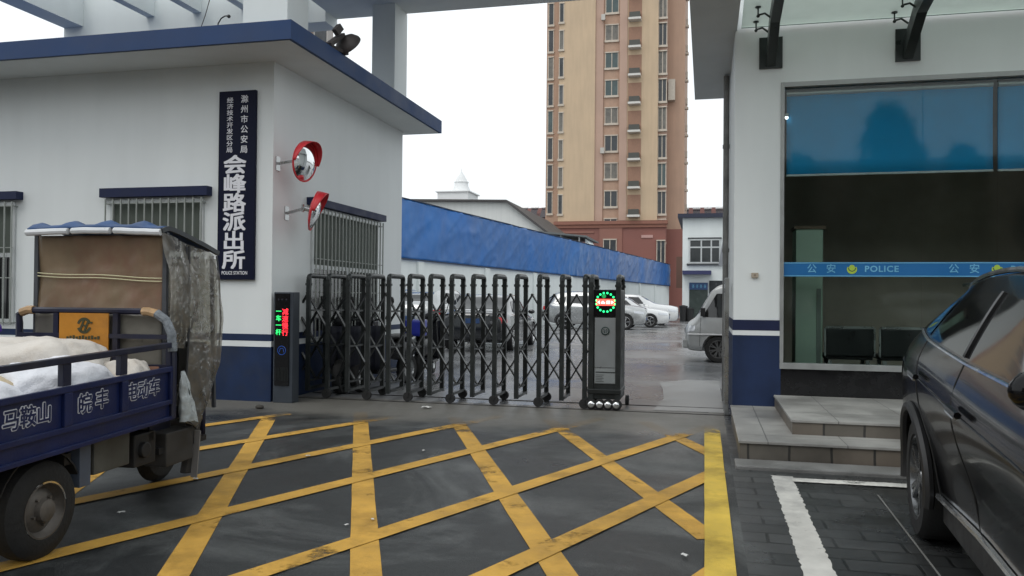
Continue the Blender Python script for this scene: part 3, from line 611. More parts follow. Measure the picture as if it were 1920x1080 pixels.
# ------------------------------------------------------------------ cars
def crom(p0, p1, p2, p3, t):
    return .5*((2*p1)+(-p0+p2)*t+(2*p0-5*p1+4*p2-p3)*t*t+(-p0+3*p1-3*p2+p3)*t*t*t)
class CarShape:
    """stations front to rear: (y, zb, wlow, zmid, wmid, zcrease, wcrease, zbelt, wbelt, ztop_side, wtop, zroof)"""
    def __init__(s, st): s.st = st
    def net(s, i):
        y, zb, wl, zm, wm, zc, wc, zbt, wb, zt, wt, zr = s.st[max(0, min(len(s.st)-1, i))]
        return [Vector((0, y, zb)), Vector((wl*.85, y, zb)), Vector((wl, y, zb+.07)), Vector((wm, y, zm)), Vector((wc, y, zc)), Vector((wb, y, zbt)), Vector((wt, y, zt)), Vector((wt*.8, y, zt+(zr-zt)*.75)), Vector((0, y, zr))]
    def row(s, u):
        n = len(s.st)-1; x = max(0, min(.99999, u))*n; i = int(x); t = x-i
        A = [s.net(i-1), s.net(i), s.net(i+1), s.net(i+2)]
        return [crom(A[0][k], A[1][k], A[2][k], A[3][k], t) for k in range(9)]
    def pt(s, u, v):                # v 0..8
        r_ = s.row(u); i = max(0, min(7, int(v))); t = v-i
        g_ = lambda k: r_[k] if 0 <= k <= 8 else (Vector((-r_[16-k].x, r_[16-k].y, r_[16-k].z)) if k > 8 else Vector((-r_[-k].x, r_[-k].y, r_[-k].z)))
        return crom(g_(i-1), g_(i), g_(i+1), g_(i+2), t)
    def u_of_y(s, y):
        lo, hi = 0., 1.
        for _ in range(30):
            m_ = (lo+hi)/2
            if s.row(m_)[4].y > y: lo = m_
            else: hi = m_
        return (lo+hi)/2
    def side(s, y, z):
        u = s.u_of_y(y); lo, hi = 2., 7.4
        for _ in range(26):
            m_ = (lo+hi)/2
            if s.pt(u, m_).z < z: lo = m_
            else: hi = m_
        return s.pt(u, (lo+hi)/2)
    def mesh(s, nu=48, nv=4):
        mb = MB(); nn = 8*nv
        rows = []
        for i in range(nu+1):
            u = i/nu; h = [s.pt(u, k/nv) for k in range(nn+1)]
            rows.append(h+[Vector((-p.x, p.y, p.z)) for p in reversed(h[1:-1])])
        m_ = len(rows[0])
        for r_ in rows: mb.v += [tuple(p) for p in r_]
        for i in range(nu):
            for j in range(m_): mb.f.append((i*m_+j, i*m_+(j+1) % m_, (i+1)*m_+(j+1) % m_, (i+1)*m_+j))
        mb.f.append(tuple(range(m_))); mb.f.append(tuple(nu*m_+j for j in reversed(range(m_))))
        return mb
    def patch(s, quad, sgn=1, off=.006, nu=10, nv=6):
        """quad = 4 (y,z) corners bl, br, tr, tl on the car side"""
        def fn(a, b):
            p = Vector(quad[0]).lerp(Vector(quad[1]), a).lerp(Vector(quad[3]).lerp(Vector(quad[2]), a), b)
            q = s.side(p.x, p.y); q = Vector((q.x+off, q.y, q.z)); return Vector((q.x*sgn, q.y, q.z))
        return MB().grid(fn, nu, nv)
    def line(s, pts, sgn=1, r=.004, off=.001, n=6):
        out = []
        for (a, b) in zip(pts[:-1], pts[1:]):
            for k in range(8):
                y = a[0]+(b[0]-a[0])*k/8; z = a[1]+(b[1]-a[1])*k/8; q = s.side(y, z); out.append((sgn*(q.x+off), y, z))
        q = s.side(*pts[-1]); out.append((sgn*(q.x+off), pts[-1][0], pts[-1][1]))
        return MB().tube(out, r, n)
    def cap(s, u0, u1, v0, v1, off=.006, nu=10, nv=10):
        """patch over the centre: v from v0 on the left to v0 on the right"""
        def fn(a, b):
            u = u0+(u1-u0)*a; bb = (b*2-1); v = 8-abs(bb)*(8-v0); p = s.pt(u, v); p = Vector((p.x*(1 if bb < 0 else -1), p.y, p.z))
            q = s.pt(min(1, u+.01), v); d = (q-s.pt(u, v)); n_ = Vector((0, -d.z, d.y)); n_ = n_.normalized() if n_.length > 1e-6 else Vector((0, 0, 1))
            if n_.z < 0: n_ = -n_
            return p+n_*off
        return MB().grid(fn, nu, nv)
def wheel_part(root, x, y, r, sgn, w=.2, rim=CHROME, spokes=5, cladr=None, tyre=BLACK):
    M = Matrix.Translation((x, y, r)) @ Matrix.Rotation(R(90*sgn), 4, 'Y')
    rr = r*.68
    o = MB().lathe([(rr, .0), (rr+.01, .012), (r*.93, .012), (r, -.02), (r, -w+.02), (r*.93, -w), (rr, -w)], M, 32).build('tyre', tyre, root, world=False, smooth=True)
    m = MB().lathe([(rr, .004), (rr-.012, .006), (rr-.025, -.02), (rr-.03, -.09)], M, 32)
    m.lathe([(0, -.012), (.05, -.012), (.055, -.03)], M, 16)
    for k in range(spokes):
        a = 2*math.pi*k/spokes+.3
        for da in (-.13, .13):
            p0 = M @ Vector((.04*math.cos(a), .04*math.sin(a), -.02)); p1 = M @ Vector(((rr-.015)*math.cos(a+da), (rr-.015)*math.sin(a+da), -.008)); m.bar(p0, p1, .024, .02, M.to_3x3() @ Vector((0, 0, 1)))
    m.build('rim', rim, o, world=False, smooth=True, angle=30)
    MB().lathe([(0, -.08), (rr-.03, -.08)], M, 24).build('brake_disc', BLACKPLASTIC, o, world=False)
    return o
def cut_arches(o, ys, r, w, rr=.05):
    """wheel wells cut out of the body"""
    for y in ys:
        for s_ in (-1, 1):
            c = MB().cyl((s_*(w-.24), y, r), (s_*(w+.2), y, r), r+rr, n=36).build('cutter', BLACK)
            c.parent = None
            md = o.modifiers.new('b', 'BOOLEAN'); md.operation = 'DIFFERENCE'; md.object = c; md.solver = 'EXACT'
            c.matrix_world = o.parent.matrix_basis
            bpy.context.view_layer.update()
            me = bpy.data.meshes.new_from_object(o.evaluated_get(bpy.context.evaluated_depsgraph_get()))
            o.modifiers.clear(); old = o.data; o.data = me; bpy.data.meshes.remove(old); bpy.data.objects.remove(c)
    o.data.shade_smooth(); o.data.set_sharp_from_angle(angle=R(35))
    while len(o.data.materials) > 1: o.data.materials.pop()
    return o
def sedan_st(L=4.6, W=.9, H=1.46, hood=.92, deck=1.0, suv=False):
    f = L/2
    if suv:   # tall two-box body
        return [(f, .42, W*.62, .52, W*.68, .72, W*.66, .80, W*.60, .86, W*.5, .90),
                (f-.12, .25, W*.80, .5, W*.86, .75, W*.84, .86, W*.76, .93, W*.62, .98),
                (f-.55, .22, W*.93, .5, W*.97, .82, W*.95, .95, W*.86, 1.02, W*.72, 1.06),
                (f-1.15, .22, W*.96, .5, W, .88, W*.985, 1.02, W*.90, 1.10, W*.78, 1.13),
                (f-1.5, .22, W*.96, .5, W, .9, W*.99, 1.05, W*.92, 1.24, W*.80, 1.29),
                (f-2.0, .22, W*.96, .5, W*.99, .92, W*.99, 1.06, W*.93, 1.50, W*.76, H-.06),
                (f-2.6, .22, W*.96, .5, W*.985, .94, W*.99, 1.08, W*.93, 1.55, W*.74, H),
                (f-3.4, .22, W*.96, .52, W, .97, W*.99, 1.11, W*.92, 1.54, W*.72, H),
                (f-3.95, .24, W*.95, .56, W, 1.0, W*.98, 1.14, W*.88, 1.48, W*.68, H-.06),
                (f-4.25, .3, W*.9, .6, W*.96, 1.0, W*.93, 1.15, W*.80, 1.32, W*.66, H-.22),
                (f-4.5, .34, W*.84, .6, W*.88, .95, W*.84, 1.08, W*.72, 1.14, W*.62, 1.18),
                (-f, .40, W*.72, .6, W*.76, .85, W*.72, .95, W*.62, 1.0, W*.5, 1.03)]
    return [(f, .35, W*.62, .45, W*.68, .58, W*.66, .66, W*.60, .70, W*.5, .72),
            (f-.12, .22, W*.80, .42, W*.86, .62, W*.84, .70, W*.76, .75, W*.62, .78),
            (f-.5, .18, W*.93, .45, W*.97, .68, W*.95, .79, W*.86, .84, W*.72, .87),
            (f-1.15, .18, W*.96, .45, W, .74, W*.985, .86, W*.90, .93, W*.78, hood+.04),
            (f-1.45, .18, W*.96, .45, W, .76, W*.99, .88, W*.92, 1.04, W*.80, 1.08),
            (f-2.0, .18, W*.96, .45, W*.99, .78, W*.99, .90, W*.93, 1.34, W*.74, H-.05),
            (f-2.6, .18, W*.96, .45, W*.985, .80, W*.99, .92, W*.93, 1.38, W*.72, H),
            (f-3.2, .18, W*.96, .46, W*.99, .82, W*.99, .94, W*.92, 1.34, W*.71, H-.04),
            (f-3.75, .2, W*.95, .48, W, .84, W*.98, .96, W*.90, 1.12, W*.74, 1.16),
            (f-4.1, .24, W*.92, .5, W*.97, .85, W*.94, .97, W*.84, deck+.01, W*.70, deck+.04),
            (f-4.5, .3, W*.84, .5, W*.90, .82, W*.86, .93, W*.74, .97, W*.60, deck),
            (-f, .36, W*.72, .5, W*.76, .76, W*.72, .84, W*.62, .88, W*.5, .91)]
def make_car(root, st, paint, L, W, suv, wheel_r=.33, wb=(1.42, -1.32), glassm=DARKGLASS, lamp_r=True, rim=CHROME):
    cs = CarShape(st)
    b = cs.mesh(60, 4).build('body', paint, root, world=False)
    cut_arches(b, wb, wheel_r, W)
    f = L/2; H0 = st[6][11]
    if suv: wins = [((f-1.72, 1.10), (f-2.55, 1.13), (f-2.55, 1.47), (f-2.02, 1.45)), ((f-2.64, 1.13), (f-3.45, 1.16), (f-3.40, 1.46), (f-2.64, 1.475)), ((f-3.54, 1.165), (f-3.98, 1.20), (f-3.80, 1.40), (f-3.50, 1.45))]; uw = ((4.15/11, 4.95/11), (8.3/11, 9.4/11))
    else: wins = [((f-1.62, .93), (f-2.5, .96), (f-2.5, 1.32), (f-2.02, 1.29)), ((f-2.59, .96), (f-3.45, .99), (f-3.2, 1.26), (f-2.59, 1.32))]; uw = ((3.6/11, 4.9/11), (7.2/11, 8.6/11))
    for q in wins:
        for s_ in (1, -1): cs.patch(q, s_).build('side_window', glassm, root, world=False, smooth=True)
    cs.cap(uw[0][0], uw[0][1], 6.25, 8).build('windscreen', glassm, root, world=False, smooth=True)
    cs.cap(uw[1][0], uw[1][1], 6.25, 8).build('rear_window', glassm, root, world=False, smooth=True)
    zl = .95 if suv else .82
    for s_ in (1, -1):
        q = ((-f+.05, zl-.10), (-f+.34, zl-.08), (-f+.34, zl+.08), (-f+.04, zl+.05))
        cs.patch(q, s_, .01, 6, 4).build('tail_light', pm('red_tail_lens', (.5, .01, .015), .15), root, world=False, smooth=True)
        zf = .74 if suv else .63
        q = ((f-.06, zf-.05), (f-.48, zf+.0), (f-.50, zf+.10), (f-.07, zf+.06))
        cs.patch(q, s_, .01, 6, 4).build('headlight', pm('headlight_lens', (.6, .62, .65), .1, .3), root, world=False, smooth=True)
        for k, yy in enumerate(wb): wheel_part(root, s_*(W-.02), yy, wheel_r, s_, .2, rim)
        mz = 1.10 if suv else .98
        MB().ball((s_*(W+.08), f-1.72, mz), .09, 8, (1.1, .6, .7)).build('door_mirror', paint, root, world=False, smooth=True)
        for yy in (f-2.42, f-3.35): cs.line([(yy, zl+.0), (yy-.18, zl+.0)], s_, .012, .012).build('door_handle', paint, root, world=False, smooth=True)
        cs.line([(f-1.5, .3), (f-1.5, zl+.1)], s_).build('door_gap', BLACK, root, world=False); cs.line([(f-2.58, .3), (f-2.58, zl+.1)], s_).build('door_gap', BLACK, root, world=False)
    # plates, grille
    MB().box(-.22, .22, f-.0, f+.012, .42, .54).build('plate', pm('blue_plate', (.03, .07, .18), .4), root, world=False)
    MB().box(-.22, .22, -f-.012, -f+.0, .72, .84).build('plate', pm('blue_plate', (.03, .07, .18), .4), root, world=False)
    MB().box(-.42, .42, f-.03, f+.006, .56, .66).build('grille', BLACKPLASTIC, root, world=False, bevel=.004)
    return cs

BPAINT = pm('wet_black_car_paint', (.004, .004, .005), .16, 0, .2, 3, .05, 260, spec=.10, coat=.32, rv=.05)
# --- near black suv (front towards the camera), built larger and with more detail
sv = thing('black_suv', 'wet black SUV parked nose out on the brick paving by the entrance steps', 'car', (1.985, 3.68, 0), 175.3)
SL, SW = 4.6, .93
W_ = SW
st = [(2.3, .42, W_*.62, .52, W_*.68, .70, W_*.66, .78, W_*.60, .83, W_*.5, .86),
      (2.18, .25, W_*.80, .5, W_*.86, .73, W_*.84, .84, W_*.76, .90, W_*.62, .94),
      (1.85, .22, W_*.93, .5, W_*.97, .78, W_*.95, .92, W_*.86, .97, W_*.72, 1.0),
      (1.35, .22, W_*.89, .5, W_*.935, .78, W_*1.005, .98, W_*.935, 1.03, W_*.80, 1.06),
      (.95, .22, W_*.865, .5, W_*.915, .80, W_*1.01, 1.02, W_*.94, 1.12, W_*.83, 1.17),
      (.35, .22, W_*.86, .5, W_*.905, .82, W_*1.01, 1.055, W_*.945, 1.36, W_*.78, 1.43),
      (-.25, .22, W_*.86, .5, W_*.905, .85, W_*1.01, 1.09, W_*.95, 1.425, W_*.755, 1.52),
      (-1.0, .22, W_*.90, .52, W_*.95, .92, W_*1.01, 1.14, W_*.94, 1.425, W_*.735, 1.525),
      (-1.6, .24, W_*.92, .56, W_*.985, .97, W_, 1.18, W_*.90, 1.375, W_*.69, 1.475),
      (-1.95, .3, W_*.89, .6, W_*.955, .99, W_*.95, 1.17, W_*.83, 1.25, W_*.67, 1.33),
      (-2.18, .36, W_*.85, .6, W_*.90, .95, W_*.87, 1.09, W_*.75, 1.13, W_*.63, 1.16),
      (-2.3, .42, W_*.74, .6, W_*.78, .86, W_*.75, .96, W_*.65, 1.0, W_*.52, 1.02)]
cs = CarShape(st)
OFF = SL/2-1.36-1.85   # local shift so that the rear axle sits near the origin
sh = lambda q: tuple((y, z) for y, z in q)
RA = -1.36; FA = 1.40
b = cs.mesh(110, 6).build('body', BPAINT, sv, world=False)
cut_arches(b, (FA, RA), .345, SW, .045)
f = SL/2
DKRIM = pm('machined_dark_rim', (.16, .165, .17), .25, .8, .3, 9)
CHT = pm('wet_chrome_trim', (.6, .62, .64), .18, .9, .1, 12)
for q in (((.80, 1.06), (-.16, 1.105), (-.16, 1.40), (.36, 1.345)), ((-.25, 1.11), (-1.12, 1.165), (-1.02, 1.40), (-.25, 1.405)), ((-1.22, 1.175), (-1.62, 1.215), (-1.50, 1.32), (-1.14, 1.385))):
    for s_ in (1, -1): cs.patch(q, s_, .004, 14, 8).build('side_window', DARKGLASS, sv, world=False, smooth=True)
cs.cap(4.1/11, 4.95/11, 6.25, 8).build('windscreen', DARKGLASS, sv, world=False, smooth=True)
cs.cap(8.2/11, 9.3/11, 6.25, 8).build('rear_window', DARKGLASS, sv, world=False, smooth=True)
for s_ in (1, -1):
    cs.line([(.85, 1.04), (-.2, 1.088), (-1.17, 1.148), (-1.62, 1.195)], s_, .009, .004).build('window_trim', CHT, sv, world=False, smooth=True)
    cs.line([(-.205, 1.11), (-.205, 1.40)], s_, .02, .0).build('pillar_trim', BLACKGLOSS, sv, world=False, smooth=True)
    cs.line([(FA-.42, .31), (RA+.42, .33)], s_, .016, .012).build('sill_trim', CHT, sv, world=False, smooth=True)
    for pts in ([(.95, .32), (.93, 1.03)], [(-.22, .32), (-.2, 1.09)], [(-.92, .34), (-.96, .62), (-1.12, .80), (-1.20, 1.14)]): cs.line(pts, s_, .004, 0).build('door_gap', BLACK, sv, world=False)
    for yy, zh in ((.10, .89), (-.96, .955)):
        h = cs.line([(yy, zh), (yy-.22, zh+.012)], s_, .016, .03); h.build('door_handle', BPAINT, sv, world=False, smooth=True)
        cs.line([(yy-.02, zh-.017), (yy-.2, zh-.005)], s_, .008, .036).build('handle_trim', CHT, sv, world=False, smooth=True)
    cs.line([(1.7, .77), (.8, .83), (-.3, .88), (-1.3, .95), (-1.9, 1.0)], s_, .006, -.001).build('body_crease', BPAINT, sv, world=False, smooth=True)
    for yy in (FA, RA): wheel_part(sv, s_*(SW-.03), yy, .345, s_, .23, DKRIM, 5)
    for yy in (FA, RA):
        pts = [(s_*(SW+.004-.03*abs(math.cos(a))**3), yy+.405*math.cos(a), .345+.405*math.sin(a)) for a in [R(-12+204*k/24) for k in range(25)]]
        MB().tube(pts, .03, 8).build('arch_cladding', BLACKPLASTIC, sv, world=False, smooth=True)
    MB().bar((s_*(SW-.12), FA-.4, .25), (s_*(SW-.12), RA+.4, .25), .05, .12).build('sill_cladding', BLACKPLASTIC, sv, world=False, bevel=.01)
    m = MB().ball((s_*(SW+.03), 1.17, 1.105), .085, 10, (1.0, .62, .75)).bar((s_*(SW-.10), 1.18, 1.05), (s_*(SW+.02), 1.17, 1.07), .05, .04); mo = m.build('door_mirror', BPAINT, sv, world=False, smooth=True)
    cs.patch(((-f+.07, .82), (-f+.40, .88), (-f+.44, 1.02), (-f+.12, .95)), s_, .008, 8, 4).build('tail_light', pm('dark_red_lens', (.10, .006, .008), .12), sv, world=False, smooth=True)
    pts = [cs.pt(u, 6.75) for u in [5.2/11+(8.2-5.2)/11*k/12 for k in range(13)]]
    MB().tube([(s_*p.x, p.y, p.z+(.018 if 0 < k < 12 else .0)) for k, p in enumerate(pts)], .014, 8).build('roof_rail', CHT, sv, world=False, smooth=True)
    cs.patch(((f-.08, .66), (f-.5, .72), (f-.52, .82), (f-.10, .76)), s_, .01, 6, 4).build('headlight', pm('headlight_lens', (.6, .62, .65), .1, .3), sv, world=False, smooth=True)
MB().box(-.55, .55, -1.98, -1.60, 1.455, 1.48).build('spoiler', BPAINT, sv, world=False, bevel=.01)
MB().box(-.45, .45, f-.03, f+.008, .55, .72).build('grille', BLACKPLASTIC, sv, world=False, bevel=.004)

# --- cars in the yard
def yard_car(name, label, loc, rz, paint, suv, W=.9, L=4.6, H=None, group='cars parked in the yard'):
    t = thing(name, label, 'car', loc, rz, group)
    make_car(t, sedan_st(L, W, H or (1.68 if suv else 1.44), suv=suv), paint, L, W, suv, .345 if suv else .32)
    return t
DKP = pm('dark_grey_car_paint', (.03, .032, .035), .2, .4, .1, 3, coat=1, rv=.05); SILV = pm('silver_car_paint', (.42, .43, .43), .25, .6, .08, 3, coat=1, rv=.05); WHP = pm('white_car_paint', (.66, .67, .67), .25, 0, .05, 3, coat=1, rv=.05)
yard_car('parked_car', 'dark grey sedan with red tail lights parked behind the gate', (-5.70, 21.4, 0), 1.5, DKP, False)
yard_car('parked_car', 'silver hatchback partly hidden by the dark sedan behind the gate', (-8.0, 23.2, 0), 0, SILV, True, H=1.52)
yard_car('parked_car', 'silver grey SUV side on with alloy wheels, seen through the gate beside its cabinet', (-4.85, 36.2, 0), -90, SILV, True, .92, 4.6)
yard_car('parked_car', 'white sedan in the yard row between the silver SUV and another white car', (-4.0, 39.6, 0), -90, WHP, False)
yard_car('parked_car', 'white car with dark grille at the far end of the yard row', (-3.7, 43.2, 0), -90, WHP, True, H=1.55)

# --- minivan coming out from behind the reception building
vn = thing('silver_minivan', 'silver minivan with sloping nose standing half behind the reception building', 'van', (1.47, 18.7, 0), 90)
VP = pm('silver_van_paint', (.40, .41, .41), .35, .3, .1, 3, .05, 80, rv=.08)
VL, VW = 3.8, .82; f = VL/2
vst = [(f, .38, VW*.74, .50, VW*.82, .58, VW*.82, .66, VW*.78, .70, VW*.66, .73),
       (f-.07, .27, VW*.92, .45, VW*.95, .62, VW*.94, .76, VW*.89, .82, VW*.76, .86),
       (f-.24, .24, VW*.97, .45, VW*.99, .68, VW*.98, .86, VW*.93, .96, VW*.84, 1.0),
       (f-.42, .24, VW*.98, .45, VW, .70, VW*.99, .95, VW*.95, 1.26, VW*.86, 1.32),
       (f-.60, .24, VW*.98, .45, VW, .70, VW*.99, .97, VW*.96, 1.52, VW*.84, 1.59),
       (f-.95, .24, VW*.98, .45, VW, .70, VW*.99, .98, VW*.96, 1.60, VW*.82, 1.73),
       (f-2.2, .24, VW*.98, .45, VW, .70, VW*.99, 1.0, VW*.96, 1.66, VW*.82, 1.80),
       (f-3.3, .24, VW*.98, .45, VW, .70, VW*.99, 1.0, VW*.96, 1.66, VW*.82, 1.80),
       (f-3.7, .26, VW*.96, .45, VW*.98, .70, VW*.97, 1.0, VW*.93, 1.6, VW*.80, 1.72),
       (-f, .32, VW*.88, .45, VW*.9, .7, VW*.9, 1.0, VW*.86, 1.3, VW*.78, 1.4)]
vc = CarShape(vst); b = vc.mesh(60, 4).build('body', VP, vn, world=False); cut_arches(b, (f-.70, -f+.75), .29, VW, .05)
VG = glass('van_glass', (.35, .4, .4), ior=1.5)
for s_ in (1, -1):
    for q in (((f-.36, .985), (f-1.30, .96), (f-1.30, 1.50), (f-.66, 1.49)), ((f-1.40, 1.0), (f-2.4, 1.0), (f-2.4, 1.52), (f-1.40, 1.52)), ((f-2.5, 1.0), (f-3.5, 1.02), (f-3.45, 1.50), (f-2.5, 1.52))):
        vc.patch(q, s_, .006).build('side_window', DARKGLASS, vn, world=False, smooth=True)
    vc.patch(((f-.04, .66), (f-.20, .67), (f-.21, .80), (f-.09, .79)), s_, .01, 6, 4).build('headlight', pm('headlight_lens', (.6, .62, .65), .1, .3), vn, world=False, smooth=True)
    vc.line([(f-.05, .60), (f-.4, .605), (-f+.1, .61)], s_, .018, .004).build('side_moulding', pm('white_moulding', (.6, .6, .6), .4), vn, world=False)
    vc.line([(f-.30, .35), (f-.33, .96)], s_).build('door_gap', BLACK, vn, world=False); vc.line([(f-1.35, .35), (f-1.35, 1.62)], s_).build('door_gap', BLACK, vn, world=False)
    for yy in (f-.70, -f+.75): wheel_part(vn, s_*(VW-.02), yy, .29, s_, .18, pm('dull_steel_rim', (.12, .12, .12), .5, .5), 8)
    MB().box(s_*VW-.02+s_*.05, s_*VW+.02+s_*.05, f-.42, f-.32, 1.0, 1.18).bar((s_*(VW-.06), f-.4, 1.03), (s_*(VW+.05), f-.38, 1.06), .02).build('door_mirror', BLACKPLASTIC, vn, world=False, bevel=.012)
m = MB()
for k in range(4):
    m.box(VW+.003, VW+.006, f-.60-.075*k-.055, f-.60-.075*k, .805, .815); m.box(VW+.003, VW+.006, f-.60-.075*k-.055, f-.60-.075*k, .775, .785); m.box(VW+.003, VW+.006, f-.60-.075*k-.032, f-.60-.075*k-.024, .7855, .8045)
for s_ in (1,): m.build('door_lettering', pm('dark_van_print', (.05, .05, .055), .5), vn, world=False)
vc.cap(2.25/9, 3.9/9, 6.2, 8).build('windscreen', DARKGLASS, vn, world=False, smooth=True)
MB().box(-VW*.92, VW*.92, f-.06, f+.05, .30, .50).build('bumper', pm('grey_bumper', (.32, .33, .33), .5), vn, world=False, bevel=.03)
MB().box(-.2, .2, f+.051, f+.06, .36, .47).build('plate', pm('blue_plate', (.02, .08, .35), .4), vn, world=False)
MB().box(-.4, .4, f-.0, f+.02, .62, .72).build('grille', BLACKPLASTIC, vn, world=False)

# ------------------------------------------------------------------ electric scooters behind the gate
def scooter(loc, rz, label, cover=False):
    t = thing('electric_scooter', label, 'scooter', loc, rz, 'scooters parked behind the gate')
    DK = pm('black_scooter_plastic', (.012, .013, .016), .3, 0, .1, 5)
    for y in (.62, -.62):
        MM = Matrix.Translation((0, y, .24)) @ Matrix.Rotation(R(90), 4, 'Y')
        wv = MB().lathe([(.15, -.05), (.22, -.055), (.24, -.02), (.24, .02), (.22, .055), (.15, .05)], MM, 24).build('wheel', BLACK, t, world=False, smooth=True)
        MB().lathe([(0, .03), (.14, .03), (.15, .05)], MM, 20).lathe([(0, -.03), (.14, -.03), (.15, -.05)], MM, 20).build('rim', STEEL, wv, world=False)
    def ell(y0, y1, w, z0, z1): return lambda u, v: Vector((w*math.cos(2*math.pi*v)*math.sin(math.pi*(.04+.92*u)), y0+(y1-y0)*u, (z0+z1)/2+(z1-z0)/2*math.sin(2*math.pi*v)*(.35+.65*math.sin(math.pi*(.1+.8*u)))))
    MB().grid(ell(-.85, -.05, .17, .38, .72), 14, 18).build('rear_body', DK, t, world=False, smooth=True)
    m = MB().grid(lambda u, v: Vector(((v-.5)*.36*(1-.35*u), .42-.02*math.cos((v-.5)*3)+.22*u*.4+.06*(1-abs(v-.5)*2), .28+.72*u)), 10, 10); m.build('leg_shield', DK, t, world=False, smooth=True, solid=.03)
    MB().box(-.15, .15, -.1, .42, .24, .30).build('footboard', DK, t, world=False, bevel=.02)
    MB().grid(ell(-.80, .02, .15, .70, .80), 12, 16).build('saddle', BLACKPLASTIC, t, world=False, smooth=True)
    m = MB().cyl((0, .62, .24), (0, .47, 1.0), .035).bar((-.1, .62, .24), (-.06, .55, .55), .03).bar((.1, .62, .24), (.06, .55, .55), .03); m.build('fork', STEELDK, t, world=False)
    m = MB().tube([(-.34, .34, 1.06), (-.2, .42, 1.04), (0, .45, 1.0), (.2, .42, 1.04), (.34, .34, 1.06)], .016); m.build('handlebar', STEELDK, t, world=False, smooth=True)
    MB().ball((0, .50, 1.0), .12, 8, (1.1, .7, .8)).build('headlight', DK, t, world=False, smooth=True)
    for s_ in (-1, 1):
        mr_ = MB().tube([(s_*.26, .40, 1.05), (s_*.30, .42, 1.15), (s_*.33, .40, 1.25)], .008, 6).ball((s_*.34, .39, 1.30), .055, 8, (.9, .3, 1.1)); mr_.build('mirror', BLACKPLASTIC, t, world=False, smooth=True)
    MB().box(-.16, .16, -1.05, -.78, .74, 1.0).build('top_box', pm('blue_top_box', (.02, .035, .38), .4) if cover else DK, t, world=False, bevel=.04)
    m = MB().grid(lambda u, v: Vector(((u-.5)*.5, .46+.12*math.sin(math.pi*u)+.03*math.sin(u*17), .32+.62*v)), 14, 6); m.build('leg_cover', pm('padded_dark_cover', (.012, .014, .025), .7, 0, .3, 6), t, world=False, smooth=True, solid=.02)
scooter((-4.62, 12.95, 0), 10, 'black electric scooter with bright blue top box behind the middle of the gate', True)
scooter((-5.05, 10.95, 0), 190, 'black electric scooter below the barred side window, nearest the control post')
scooter((-4.65, 11.25, 0), 170, 'black electric scooter standing between the other two behind the gate')

# ------------------------------------------------------------------ yard wall with tarpaulin
WA, WB = Vector((-11.2, 18.0, 0)), Vector((-3.4, 75, 0)); wd = (WB-WA).normalized(); wn = Vector((wd.y, -wd.x, 0))
yw = thing('yard_wall', 'long white yard wall with pilasters below the blue tarpaulin', 'wall', tuple(WA))
m = MB().bar(WA+Vector((0, 0, 1.32)), WB+Vector((0, 0, 1.26)), .24, 2.66); m.build('wall', WHITE2, yw)
k = 0
for d in [3.0+6.0*i for i in range(9)]:
    p = WA+wd*d+wn*.16; q = p+Vector((0, 0, 2.60)); MB().bar(p+Vector((0, 0, .0)), q, .4, .10, wn).build('pilaster', WHITE2, yw)
TARP = pm('blue_tarpaulin', (.006, .12, .40), .45, 0, .3, .8, .9, 2.2, rv=.12, stretch=(1.2, .5, .35), tint=(.012, .17, .50), tint_amt=.6)
def tarpf(u, v):
    p = WA.lerp(WB, u)+wn*.19; z = 2.66-.10*u+(2.06-.08*u)*v
    n_ = mnoise.noise(Vector((u*45-v*2.2, v*1.1, 3)))*.05
    for q in (1, 2.3): n_ += .035/q*(1-abs(mnoise.noise(Vector((u*70*q+v*2.6*(1 if q > 2 else -1), v*1.5*q, 9*q))))*2)**3
    return p+wn*n_+Vector((0, 0, z))
tp = MB().grid(tarpf, 420, 22).build('blue_tarpaulin', TARP, smooth=True, solid=.01); tag(tp, 'long wrinkled blue tarpaulin screen fixed above the white yard wall', 'tarpaulin')
m = MB().tube([tarpf(k/40, 0)+wn*.02 for k in range(41)], .025, 6); m.tube([tarpf(k/40, 1)+wn*.02 for k in range(41)], .025, 6); m.build('hem_rope', pm('dark_hem_rope', (.02, .03, .06), .7), tp)
# ------------------------------------------------------------------ far buildings
TAN = pm('tan_tower_render', (.57, .43, .29), .8, 0, .08, .3, streak=.10); TAN2 = pm('brown_tower_render', (.44, .29, .21), .8, 0, .1, .3, streak=.1); ROSE = pm('rose_tower_strip', (.47, .32, .25), .8, 0, .1, .3); REDB = pm('red_brown_base', (.25, .105, .085), .8, 0, .12, .3)
tw = thing('apartment_tower', 'tall tan apartment tower with brown recesses and red base behind the yard', 'building', (-10, 92, 0))
TY = 85.0; TOP = 48.0; ZB = 9.6
MB().box(-15.5, -11.6, TY, TY+14, ZB, TOP).build('wall', TAN, tw)
MB().box(-8.2, -5.0, TY, TY+14, ZB, TOP).build('wall', TAN, tw)
MB().box(-11.6, -10.75, TY+.15, TY+13, ZB, TOP).box(-9.0, -8.2, TY-.12, TY+13, ZB, TOP).build('rose_strip', ROSE, tw)
MB().box(-10.75, -9.0, TY+.35, TY+13, ZB, TOP).build('window_bay', pm('pinkish_bay_render', (.44, .29, .21), .8), tw)
MB().box(-17.1, -15.5, TY+1.2, TY+13, 0, TOP).build('recess_wall', TAN2, tw)
MB().box(-5.0, -4.1, TY+.5, TY+14, ZB, TOP).build('bay_wall', ROSE, tw)
MB().box(-4.1, -2.3, TY+2.0, TY+14, ZB-.8, TOP).build('side_wall', TAN2, tw)
MB().box(-4.1, -2.25, TY+1.95, TY+13, 0, ZB-.8).build('red_base', REDB, tw)
MB().box(-15.5, -4.1, TY-.02, TY+13, 0, ZB-.4).build('red_base', REDB, tw)
